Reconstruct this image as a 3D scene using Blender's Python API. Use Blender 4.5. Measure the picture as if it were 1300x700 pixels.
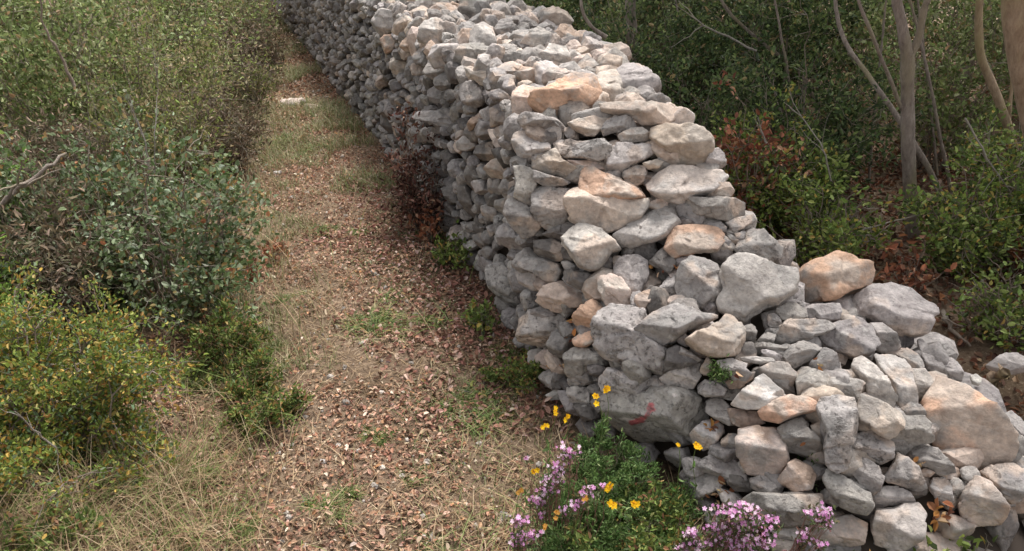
import bpy, bmesh, math, random
import numpy as np
from mathutils import Vector
from mathutils.bvhtree import BVHTree
for o in list(bpy.data.objects): bpy.data.objects.remove(o)
sc = bpy.context.scene
R = math.radians
# ------------------------------------------------------------------ camera, sky, sun
CAM = Vector((0, 0, 1.65)); F = 1000.0; PITCH = R(25)
cam = bpy.data.objects.new('camera', bpy.data.cameras.new('camera'))
sc.collection.objects.link(cam); sc.camera = cam
cam.location = CAM; cam.rotation_euler = (R(65), 0, 0)
cam.data.sensor_width = 36; cam.data.lens = 36*F/1300; cam.data.clip_end = 500; cam.data.clip_start = .05
SUN_EL, SUN_AZ = R(64), R(28)      # azimuth clockwise from +y (north)
w = bpy.data.worlds.new('World'); sc.world = w; w.use_nodes = True
nt = w.node_tree; bg = nt.nodes['Background']
sky = nt.nodes.new('ShaderNodeTexSky'); sky.sky_type = 'NISHITA'; sky.sun_disc = False
sky.sun_elevation = SUN_EL; sky.sun_rotation = SUN_AZ; sky.dust_density = 4; sky.air_density = 1
hs = nt.nodes.new('ShaderNodeHueSaturation'); hs.inputs['Saturation'].default_value = .15
nt.links.new(sky.outputs[0], hs.inputs['Color']); nt.links.new(hs.outputs[0], bg.inputs[0]); bg.inputs[1].default_value = .15
sl = bpy.data.lights.new('sun', 'SUN'); sl.energy = 2.4; sl.angle = R(17); sl.color = (1, .96, .91)
so = bpy.data.objects.new('sun', sl); sc.collection.objects.link(so)
sd = Vector((math.sin(SUN_AZ)*math.cos(SUN_EL), math.cos(SUN_AZ)*math.cos(SUN_EL), math.sin(SUN_EL)))
so.rotation_euler = (-sd).to_track_quat('-Z', 'Y').to_euler(); so.location = (0, 0, 8)
sc.view_settings.view_transform = 'Standard'; sc.view_settings.look = 'None'
sc.view_settings.exposure = .8; sc.view_settings.gamma = 1; sc.view_settings.use_curve_mapping = False
sc.cycles.max_bounces = 5; sc.cycles.transparent_max_bounces = 4

rng = np.random.default_rng(7); random.seed(7)
# ------------------------------------------------------------------ helpers
cp, sp = math.cos(PITCH), math.sin(PITCH)
def ray(u, v):
    a = (u-650)/F; b = -(v-350)/F
    return Vector((a, cp+b*sp, -sp+b*cp))
def at_h(u, v, h=0.0):                # point on the ray at height h
    d = ray(u, v); return CAM + d*((h-CAM.z)/d.z)
def at_y(u, v, y):                    # point on the ray at distance y
    d = ray(u, v); return CAM + d*(y/d.y)
def project(P):
    P = np.asarray(P, float); d = P-np.array(CAM)
    z = d[..., 1]*cp - d[..., 2]*sp; b = d[..., 1]*sp + d[..., 2]*cp
    z = np.where(z < .01, .01, z)
    return 650+F*d[..., 0]/z, 350-F*b/z, z
def hash3(i, j, k, s):
    h = (i*374761393 + j*668265263 + k*2147483647 + s*974634777) & 0xffffffff
    h = ((h ^ (h >> 13))*1274126177) & 0xffffffff
    h = (h ^ (h >> 16)) & 0xffffffff
    return h/4294967295.0
def vnoise(P, s=0):
    P = np.asarray(P, float); I = np.floor(P).astype(np.int64); f = P-I; f = f*f*(3-2*f)
    i, j, k = I[..., 0], I[..., 1], I[..., 2]; x, y, z = f[..., 0], f[..., 1], f[..., 2]
    r = 0
    for a in (0, 1):
        for b in (0, 1):
            for c in (0, 1):
                r = r + hash3(i+a, j+b, k+c, s)*(x if a else 1-x)*(y if b else 1-y)*(z if c else 1-z)
    return r*2-1
def fbm(P, s=0, o=3, g=.5):
    r = 0; a = 1; P = np.asarray(P, float)
    for n in range(o):
        r = r + a*vnoise(P, s+n); P = P*2.03; a *= g
    return r
def ss(a, b, x):
    t = np.clip((x-a)/(b-a), 0, 1); return t*t*(3-2*t)
def link(o, parent=None):
    sc.collection.objects.link(o)
    if parent is not None: o.parent = parent
    return o
def mesh_np(name, V, Fc, mat=None, tint=None, smooth=True):
    """V (n,3); Fc (m,k) uniform polygons; tint (n,4)"""
    me = bpy.data.meshes.new(name); V = np.asarray(V, np.float32); Fc = np.asarray(Fc, np.int32)
    m, k = Fc.shape
    me.vertices.add(len(V)); me.vertices.foreach_set('co', V.ravel())
    me.loops.add(m*k); me.loops.foreach_set('vertex_index', Fc.ravel())
    me.polygons.add(m); me.polygons.foreach_set('loop_start', np.arange(m, dtype=np.int32)*k)
    me.polygons.foreach_set('use_smooth', np.full(m, smooth))
    me.update(calc_edges=True)
    if tint is not None:
        at = me.color_attributes.new('tint', 'FLOAT_COLOR', 'POINT')
        at.data.foreach_set('color', np.asarray(tint, np.float32).ravel())
    if mat: me.materials.append(mat)
    return me
def obj(name, me, parent=None, loc=None):
    o = bpy.data.objects.new(name, me)
    if loc is not None: o.location = loc
    return link(o, parent)
def tag(o, label=None, cat=None, group=None, kind=None):
    if label: o['label'] = label
    if cat: o['category'] = cat
    if group: o['group'] = group
    if kind: o['kind'] = kind
    return o
def empty(name, loc, label, cat, group=None):
    o = bpy.data.objects.new(name, None); o.location = loc; o.empty_display_size = .1
    link(o); return tag(o, label, cat, group)
# ------------------------------------------------------------------ materials
def nodes(name):
    m = bpy.data.materials.new(name); m.use_nodes = True; t = m.node_tree
    return m, t, t.nodes['Principled BSDF']
def N(t, ty, **kw):
    n = t.nodes.new(ty)
    for k, v in kw.items():
        if k in n.inputs: n.inputs[k].default_value = v
        else: setattr(n, k, v)
    return n
def ramp(t, src, a, b, ca=(0, 0, 0, 1), cb=(1, 1, 1, 1)):
    r = t.nodes.new('ShaderNodeValToRGB'); r.color_ramp.elements[0].position = a; r.color_ramp.elements[1].position = b
    r.color_ramp.elements[0].color = ca; r.color_ramp.elements[1].color = cb
    t.links.new(src, r.inputs[0]); return r.outputs[0]
def mix(t, f, a, b, mode='MIX'):
    m = t.nodes.new('ShaderNodeMix'); m.data_type = 'RGBA'; m.blend_type = mode
    for s, v in ((m.inputs[0], f), (m.inputs[6], a), (m.inputs[7], b)):
        if hasattr(v, 'is_linked') or isinstance(v, bpy.types.NodeSocket): t.links.new(v, s)
        else: s.default_value = v
    return m.outputs[2]
def stone_mat():
    m, t, b = nodes('limestone'); L = t.links
    geo = N(t, 'ShaderNodeNewGeometry'); P = geo.outputs['Position']
    at = N(t, 'ShaderNodeAttribute', attribute_name='tint')
    def noise(sc_, det=6, rough=.6):
        n = N(t, 'ShaderNodeTexNoise'); n.inputs['Scale'].default_value = sc_; n.inputs['Detail'].default_value = det
        n.inputs['Roughness'].default_value = rough; L.new(P, n.inputs['Vector']); return n.outputs['Fac']
    mot = ramp(t, noise(17, 8, .7), .3, .68, (.6, .58, .57, 1), (1.2, 1.19, 1.17, 1))
    c = mix(t, 1.0, at.outputs['Color'], mot, 'MULTIPLY')
    fine = ramp(t, noise(70, 3, .6), .3, .7, (.84, .84, .85, 1), (1.1, 1.1, 1.09, 1))
    c = mix(t, 1.0, c, fine, 'MULTIPLY')
    # grey weathering patches and pale scuffs
    wz = ramp(t, noise(7, 5, .65), .52, .64)
    wm = N(t, 'ShaderNodeMath', operation='MULTIPLY'); L.new(wz, wm.inputs[0]); wm.inputs[1].default_value = .7
    c = mix(t, wm.outputs[0], c, (.30, .285, .27, 1))
    pz = ramp(t, noise(22, 3, .5), .62, .72)
    pm = N(t, 'ShaderNodeMath', operation='MULTIPLY'); L.new(pz, pm.inputs[0]); pm.inputs[1].default_value = .45
    c = mix(t, pm.outputs[0], c, (.62, .59, .55, 1))
    # dark pits / lichen specks, stronger where alpha of tint says so
    vz = noise(60, 5, .75); pit = ramp(t, vz, .34, .43, (1, 1, 1, 1), (0, 0, 0, 1))
    big = ramp(t, noise(26, 4, .7), .33, .46, (1, 1, 1, 1), (0, 0, 0, 1))
    mx = N(t, 'ShaderNodeMath', operation='MAXIMUM'); L.new(pit, mx.inputs[0]); L.new(big, mx.inputs[1])
    pa = N(t, 'ShaderNodeMath', operation='MULTIPLY'); L.new(mx.outputs[0], pa.inputs[0]); L.new(at.outputs['Alpha'], pa.inputs[1])
    c = mix(t, pa.outputs[0], c, (.075, .07, .065, 1))
    L.new(c, b.inputs['Base Color']); b.inputs['Roughness'].default_value = .93
    b.inputs['Specular IOR Level'].default_value = .2
    bp = N(t, 'ShaderNodeBump'); bp.inputs['Strength'].default_value = .85; bp.inputs['Distance'].default_value = .013
    sm = N(t, 'ShaderNodeMath', operation='ADD'); L.new(noise(38, 8, .72), sm.inputs[0])
    s2 = N(t, 'ShaderNodeMath', operation='MULTIPLY_ADD'); L.new(pa.outputs[0], s2.inputs[0]); s2.inputs[1].default_value = -.5; L.new(sm.outputs[0], s2.inputs[2])
    L.new(noise(16, 6, .6), sm.inputs[1]); L.new(s2.outputs[0], bp.inputs['Height']); L.new(bp.outputs[0], b.inputs['Normal'])
    return m
def leaf_mat(name, trans=.3, rough=.55, spec=.3):
    m, t, b = nodes(name); L = t.links
    at = N(t, 'ShaderNodeAttribute', attribute_name='tint')
    L.new(at.outputs['Color'], b.inputs['Base Color']); b.inputs['Roughness'].default_value = rough
    b.inputs['Specular IOR Level'].default_value = spec
    tr = N(t, 'ShaderNodeBsdfTranslucent'); L.new(at.outputs['Color'], tr.inputs[0])
    mx = N(t, 'ShaderNodeMixShader'); mx.inputs[0].default_value = trans
    L.new(b.outputs[0], mx.inputs[1]); L.new(tr.outputs[0], mx.inputs[2]); L.new(mx.outputs[0], t.nodes['Material Output'].inputs[0])
    return m
def bark_mat(name, c1, c2, c3):
    m, t, b = nodes(name); L = t.links
    co = N(t, 'ShaderNodeTexCoord'); mp = N(t, 'ShaderNodeMapping'); mp.inputs['Scale'].default_value = (1, 1, .35)
    L.new(co.outputs['Object'], mp.inputs[0])
    n1 = N(t, 'ShaderNodeTexNoise', Scale=48.0, Detail=8.0, Roughness=.7); L.new(mp.outputs[0], n1.inputs['Vector'])
    n2 = N(t, 'ShaderNodeTexNoise', Scale=6.0, Detail=4.0); L.new(mp.outputs[0], n2.inputs['Vector'])
    c = mix(t, ramp(t, n1.outputs['Fac'], .3, .7), c1, c2)
    c = mix(t, ramp(t, n2.outputs['Fac'], .5, .65), c, c3)
    L.new(c, b.inputs['Base Color']); b.inputs['Roughness'].default_value = .9
    bp = N(t, 'ShaderNodeBump', Strength=1.0, Distance=.02); L.new(n1.outputs['Fac'], bp.inputs['Height']); L.new(bp.outputs[0], b.inputs['Normal'])
    return m
def ground_mat():
    m, t, b = nodes('forest_soil'); L = t.links
    geo = N(t, 'ShaderNodeNewGeometry'); P = geo.outputs['Position']
    def noise(s, d=6., r=.6):
        n = N(t, 'ShaderNodeTexNoise', Scale=s, Detail=d, Roughness=r); L.new(P, n.inputs['Vector']); return n.outputs['Fac']
    c = mix(t, ramp(t, noise(38., 8., .75), .35, .65), (.10, .065, .045, 1), (.36, .26, .18, 1))
    c = mix(t, ramp(t, noise(2.2), .45, .65), c, (.15, .105, .068, 1))
    c = mix(t, ramp(t, noise(80., 4., .8), .56, .68), c, (.42, .33, .24, 1))
    L.new(c, b.inputs['Base Color']); b.inputs['Roughness'].default_value = .95; b.inputs['Specular IOR Level'].default_value = .1
    bp = N(t, 'ShaderNodeBump', Strength=1.0, Distance=.02); L.new(noise(45., 8., .75), bp.inputs['Height']); L.new(bp.outputs[0], b.inputs['Normal'])
    return m
STONE = stone_mat(); LEAF = leaf_mat('leaf'); DRY = leaf_mat('dry_leaf', .12, .8, .12); PETAL = leaf_mat('petal', .35, .6, .2)
SOIL = ground_mat()
BARK = bark_mat('grey_bark', (.16, .12, .10, 1), (.42, .35, .30, 1), (.30, .25, .16, 1))
TANBARK = bark_mat('tan_bark', (.24, .16, .10, 1), (.50, .37, .26, 1), (.36, .29, .15, 1))
TWIG = bark_mat('twig_bark', (.15, .11, .085, 1), (.34, .27, .21, 1), (.4, .35, .29, 1))
DEADTWIG = bark_mat('bleached_wood', (.22, .19, .16, 1), (.42, .38, .34, 1), (.3, .26, .2, 1))
CORE = nodes('packed_earth')[0]; CORE.node_tree.nodes['Principled BSDF'].inputs['Base Color'].default_value = (.06, .045, .035, 1)
CORE.node_tree.nodes['Principled BSDF'].inputs['Roughness'].default_value = 1
# ------------------------------------------------------------------ ground
def gz(x, y):
    x = np.asarray(x, float); y = np.asarray(y, float)
    wx = -.36*(y-3.2)                              # line of the wall's left foot
    P = np.stack([x, y, x*0], -1)
    z = .035*fbm(P*.9, 11, 3) + .012*fbm(P*5, 15, 2)
    z = z + .12*ss(.9, 1.8, x-wx)*ss(1.5, 2.6, y) + .10*ss(-1.2, -2.6, x-wx)
    return z - .015
def build_ground():
    def axis(lo, hi, a, b, n, m):
        c = np.linspace(a, b, n)
        return np.concatenate([a-(a-lo)*np.linspace(1, 0, m, endpoint=False)**2.2, c, b+(hi-b)*np.linspace(0, 1, m+1)[1:]**2.2])
    X = axis(-90, 90, -4, 4, 230, 26); Y = axis(-40, 140, .8, 9, 240, 26)
    gx, gy = np.meshgrid(X, Y, indexing='ij'); V = np.stack([gx, gy, gz(gx, gy)], -1).reshape(-1, 3)
    a, b = len(X), len(Y); i, j = np.meshgrid(np.arange(a-1), np.arange(b-1), indexing='ij')
    q = (i*b+j).ravel(); Fc = np.stack([q, q+b, q+b+1, q+1], -1)
    o = obj('ground', mesh_np('ground', V, Fc, SOIL)); o['kind'] = 'structure'
build_ground()
# ------------------------------------------------------------------ the wall's body (lofted sections, six points each)
SEC = [
 [(-4.55,15.8,0),(-4.45,15.8,1),(-3.95,15.8,1.02),(-3.45,15.8,.98),(-3.38,15.8,.5),(-3.3,15.8,0)],
 [(-3.24,12.1,0),(-3.14,12.1,1),(-2.65,12.1,1.02),(-2.15,12.1,.98),(-2.08,12.1,.5),(-2.0,12.1,0)],
 [(-1.79,8.1,0),(-1.70,8.1,1),(-1.2,8.1,1.02),(-.65,8.1,.98),(-.58,8.1,.5),(-.5,8.1,0)],
 [(-1.21,6.5,0),(-1.13,6.5,1),(-.6,6.5,1.02),(-.06,6.5,.98),(.02,6.5,.5),(.1,6.5,0)],
 [(-.85,5.48,0),(-.78,5.48,.99),(-.2,5.45,1.03),(.33,5.4,.98),(.43,5.4,.5),(.52,5.4,0)],
 [(-.40,4.19,0),(-.35,4.19,.99),(.1,4.19,1.03),(.52,4.19,.98),(.64,4.19,.5),(.75,4.19,0)],
 [(-.06,3.3,0),(-.02,3.25,.98),(.28,3.22,1.02),(.58,3.2,.99),(.74,3.2,.5),(.86,3.2,0)],
 [(.02,3.0,0),(.03,2.88,.92),(.33,2.88,.98),(.62,2.86,.98),(.82,2.86,.5),(1.0,2.86,0)],
 [(.04,2.88,0),(.03,2.78,.72),(.35,2.76,.82),(.71,2.70,.86),(.92,2.7,.45),(1.1,2.7,0)],
 [(.06,2.80,0),(.05,2.72,.45),(.28,2.64,.62),(.75,2.56,.76),(1.08,2.56,.48),(1.35,2.6,0)],
 [(.08,2.72,0),(.09,2.68,.18),(.30,2.45,.45),(.85,2.42,.60),(1.22,2.4,.50),(1.65,2.45,0)],
 [(.20,2.38,0),(.30,2.32,.30),(.50,2.24,.52),(.88,2.26,.57),(1.33,2.26,.42),(1.72,2.3,0)],
 [(.30,2.20,0),(.34,2.12,.38),(.55,2.10,.50),(.90,2.08,.48),(1.38,2.1,.34),(1.78,2.1,0)],
 [(.40,2.13,0),(.47,2.07,.22),(.66,1.99,.42),(.97,1.96,.44),(1.38,1.95,.31),(1.82,1.9,0)],
 [(.50,1.95,0),(.58,1.92,.18),(.74,1.87,.35),(.95,1.82,.41),(1.32,1.82,.32),(1.8,1.7,0)],
 [(.62,1.75,0),(.72,1.75,.14),(.84,1.74,.26),(1.02,1.72,.29),(1.28,1.72,.26),(1.75,1.55,0)],
 [(.80,1.55,-.05),(.88,1.56,-.02),(.95,1.58,.02),(1.05,1.58,.06),(1.28,1.56,.04),(1.6,1.4,-.05)],
]
def loft(inset=0.0, step=.06):
    S = np.array(SEC, float)
    if inset:
        c = S.mean(1, keepdims=True); c[:, :, 2] = .2*S[:, :, 2].max(1, keepdims=True)
        d = S-c; L = np.linalg.norm(d, axis=2, keepdims=True); S = S-d/np.maximum(L, .01)*np.minimum(inset, L*.6)
        S[:, 0, 2] = -.05; S[:, -1, 2] = -.05
        S[-1, :, 2] -= .03
    # resample along the section and along the wall
    rows = []
    for a, b in zip(S[:-1], S[1:]):
        n = max(1, int(np.linalg.norm(a[1]-b[1])/step))
        for k in range(n): rows.append(a+(b-a)*k/n)
    rows.append(S[-1]); rows = np.array(rows)
    cols = []
    m = (8, 5, 5, 6, 6)
    for i in range(5):
        for k in range(m[i]): cols.append(rows[:, i]+(rows[:, i+1]-rows[:, i])*k/m[i])
    cols.append(rows[:, 5]); G = np.array(cols).transpose(1, 0, 2)
    a, b = G.shape[:2]; V = G.reshape(-1, 3)
    i, j = np.meshgrid(np.arange(a-1), np.arange(b-1), indexing='ij'); q = (i*b+j).ravel()
    return V, np.stack([q, q+1, q+b+1, q+b], -1)
PV, PF = loft()
BVH = BVHTree.FromPolygons([Vector(v) for v in PV], [tuple(f) for f in PF.tolist()])
CV, CF = loft(.125)
CV = CV+.02*np.stack([fbm(CV*6, 3), fbm(CV*6, 5), fbm(CV*6, 8)], -1)
tag(obj('rubble_core', mesh_np('rubble_core', CV, CF, CORE)), kind='structure')
PU, PVv, PZ = project(PV)
# ------------------------------------------------------------------ stones
def unit_(a): return a/np.linalg.norm(a, axis=1, keepdims=True)
ICO = {}
for k in (2, 3, 4, 5, 6):
    bm = bmesh.new(); bmesh.ops.create_icosphere(bm, subdivisions=k, radius=1)
    ICO[k] = (np.array([v.co[:] for v in bm.verts]), np.array([[v.index for v in f.verts] for f in bm.faces])); bm.free()
TONE = {'g': (.415, .385, .37), 'l': (.585, .54, .515), 'd': (.23, .21, .20), 't': (.64, .53, .455), 'o': (.73, .49, .365),
        'p': (.69, .57, .505), 'w': (.74, .70, .67), 'b': (.38, .29, .24), 'k': (.52, .485, .465)}
def hull2(P):
    P = sorted(map(tuple, P)); 
    def half(pts):
        h = []
        for p in pts:
            while len(h) > 1 and (h[-1][0]-h[-2][0])*(p[1]-h[-2][1])-(h[-1][1]-h[-2][1])*(p[0]-h[-2][0]) <= 0: h.pop()
            h.append(p)
        return h[:-1]
    return np.array(half(P)+half(P[::-1]))
def rock_shape(out2, front, back, level, seed, rough=.02, power=110):
    """out2: outline in plane coords (centred); returns local verts (x,y in plane, z out)."""
    r = np.random.default_rng(seed)
    H = hull2(out2); s = math.sqrt(max(1e-6, np.prod(H.max(0)-H.min(0))))
    pl = []
    n = len(H)
    for i in range(n):
        a, b = H[i], H[(i+1) % n]; e = b-a; L = np.hypot(*e)
        if L < 1e-5: continue
        nn = np.array([e[1], -e[0]])/L; d = nn@a
        d = max(d, .06*s)
        for tz in (r.uniform(.0, .22), -r.uniform(.02, .2)):
            v = np.array([nn[0], nn[1], tz]); q = np.linalg.norm(v); pl.append((v/q, d/q))
    hy = np.ptp(H[:, 1]); rid = r.uniform(-.28, .12)*hy                 # where the upper face breaks into the lower one
    up_, dn_ = r.uniform(.15, .75), r.uniform(.35, 1.5)
    for (kx, ky) in ((r.normal(0, .16), up_), (r.normal(0, .2), -dn_)):
        v = np.array([kx, ky, 1]); q = np.linalg.norm(v); pl.append((v/q, max(.12*s, front+ky*rid)/q))
    for i in range(r.integers(1, 4)):                                   # a broken corner or two
        th = r.uniform(0, 6.283); k = r.uniform(.5, 1.6); v = np.array([math.cos(th)*k, math.sin(th)*k, 1]); q = np.linalg.norm(v)
        pl.append((v/q, (front*.8+k*s*r.uniform(.22, .36))/q))
    for i in range(2):
        th = r.uniform(0, 6.283); k = r.uniform(0, .4); v = np.array([math.cos(th)*k, math.sin(th)*k, -1]); q = np.linalg.norm(v)
        pl.append((v/q, back/q))
    Nn = np.array([p[0] for p in pl]); D = np.array([p[1] for p in pl])
    D3, Fc = ICO[level]
    sx, sy = H.max(0)-H.min(0); dirs = D3*np.array([max(sx, .3*s), max(sy, .3*s), (front+back)*.9]); dirs /= np.linalg.norm(dirs, axis=1, keepdims=True)
    T = np.clip(dirs@Nn.T/D, 0, None); rad = 1/np.power((T**power).sum(1), 1/power)
    V = dirs*rad[:, None]
    # pull the convex outline back to the traced (possibly concave) one
    th = np.arctan2(V[:, 1], V[:, 0]); g = np.linspace(-math.pi, math.pi, 73)
    def rho(Q):
        out = np.zeros(73)
        A = Q; B = np.roll(Q, -1, 0)
        for i, t_ in enumerate(g):
            c, s_ = math.cos(t_), math.sin(t_); E = B-A
            den = c*E[:, 1]-s_*E[:, 0]; den = np.where(abs(den) < 1e-12, 1e-12, den)
            tt = (A[:, 0]*E[:, 1]-A[:, 1]*E[:, 0])/den; uu = (A[:, 0]*s_-A[:, 1]*c)/den
            ok = (uu >= -1e-6) & (uu <= 1+1e-6) & (tt > 0); out[i] = tt[ok].max() if ok.any() else np.nan
        return out
    ra = rho(np.asarray(out2)); rb = rho(H); q = np.where(np.isfinite(ra) & np.isfinite(rb), ra/rb, 1); q = np.clip(q, .78, 1)
    m_ = np.interp(th, g, q); V[:, :2] *= m_[:, None]
    # chipped relief
    off = r.uniform(-50, 50, 3); nrm = V/np.linalg.norm(V, axis=1, keepdims=True)
    d = rough*s*.3*fbm(V/s*2.6+off, 1, 3, .6)+rough*s*.28*fbm(V/s*11+off, 6, 2, .6)
    rid = 1-abs(fbm(V/s*2.0-off, 9, 2)); d -= rough*s*1.4*np.clip(rid-.82, 0, 1)*3
    if level > 2:
        # chisel facets: every patch of the surface gets a small tilt of its own
        K = 9; st = unit_(r.normal(0, 1, (K, 3)))*s*.5; tl = r.normal(0, .085, (K, 3)); dd = ((V[:, None]-st[None])**2).sum(2)+(.02*s*s)*fbm(V/s*5+off, 3, 2)[:, None]
        ci = dd.argmin(1); d += np.clip(((V-st[ci])*tl[ci]).sum(1), -.03*s, .03*s)
        # bedding ledges
        ax = unit_(np.array([[r.normal(0, .35), 1, r.normal(0, .5)]]))[0]; ph = (V@ax)/s*r.uniform(3, 6)+.5*fbm(V/s*1.5+off, 12, 2)+r.uniform(0, 1)
        fr = ph-np.floor(ph); amp = np.clip(fbm(V/s*1.1-off, 14, 1)+.15, 0, 1); d += -rough*s*1.3*amp*ss(.72, .9, fr)*(1-ss(.93, 1, fr))
    return V+nrm*d[:, None], Fc, s
def tintof(code, r, n, V=None, s=.1, pit=None, warm=.5):
    c = np.array(TONE[code])*r.uniform(.88, 1.12)*np.array([1, r.uniform(.985, 1.01), r.uniform(.96, 1.02)])
    T = np.ones((n, 4)); T[:, :3] = c
    if V is not None and code in 'otp':                     # iron-stained and bleached patches
        k = ss(-.1, .35, fbm(V/s*1.7+r.uniform(0, 99), 4, 3)); c2 = np.array([.60, .54, .48] if code != 'p' else [.60, .44, .34])
        T[:, :3] = T[:, :3]*(1-k[:, None]*.75)+c2*k[:, None]*.75
    elif V is not None and r.random() < warm:
        k = ss(.05, .5, fbm(V/s*1.6+r.uniform(0, 99), 8, 3))*r.uniform(.4, .9); T[:, :3] = T[:, :3]*(1-k[:, None])+np.array([.66, .53, .44])*k[:, None]
    T[:, 3] = pit if pit is not None else {'k': .68, 'd': .35, 'g': .4, 'l': .3}.get(code, .12)
    return T
STONES = []      # dicts of built traced stones
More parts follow.
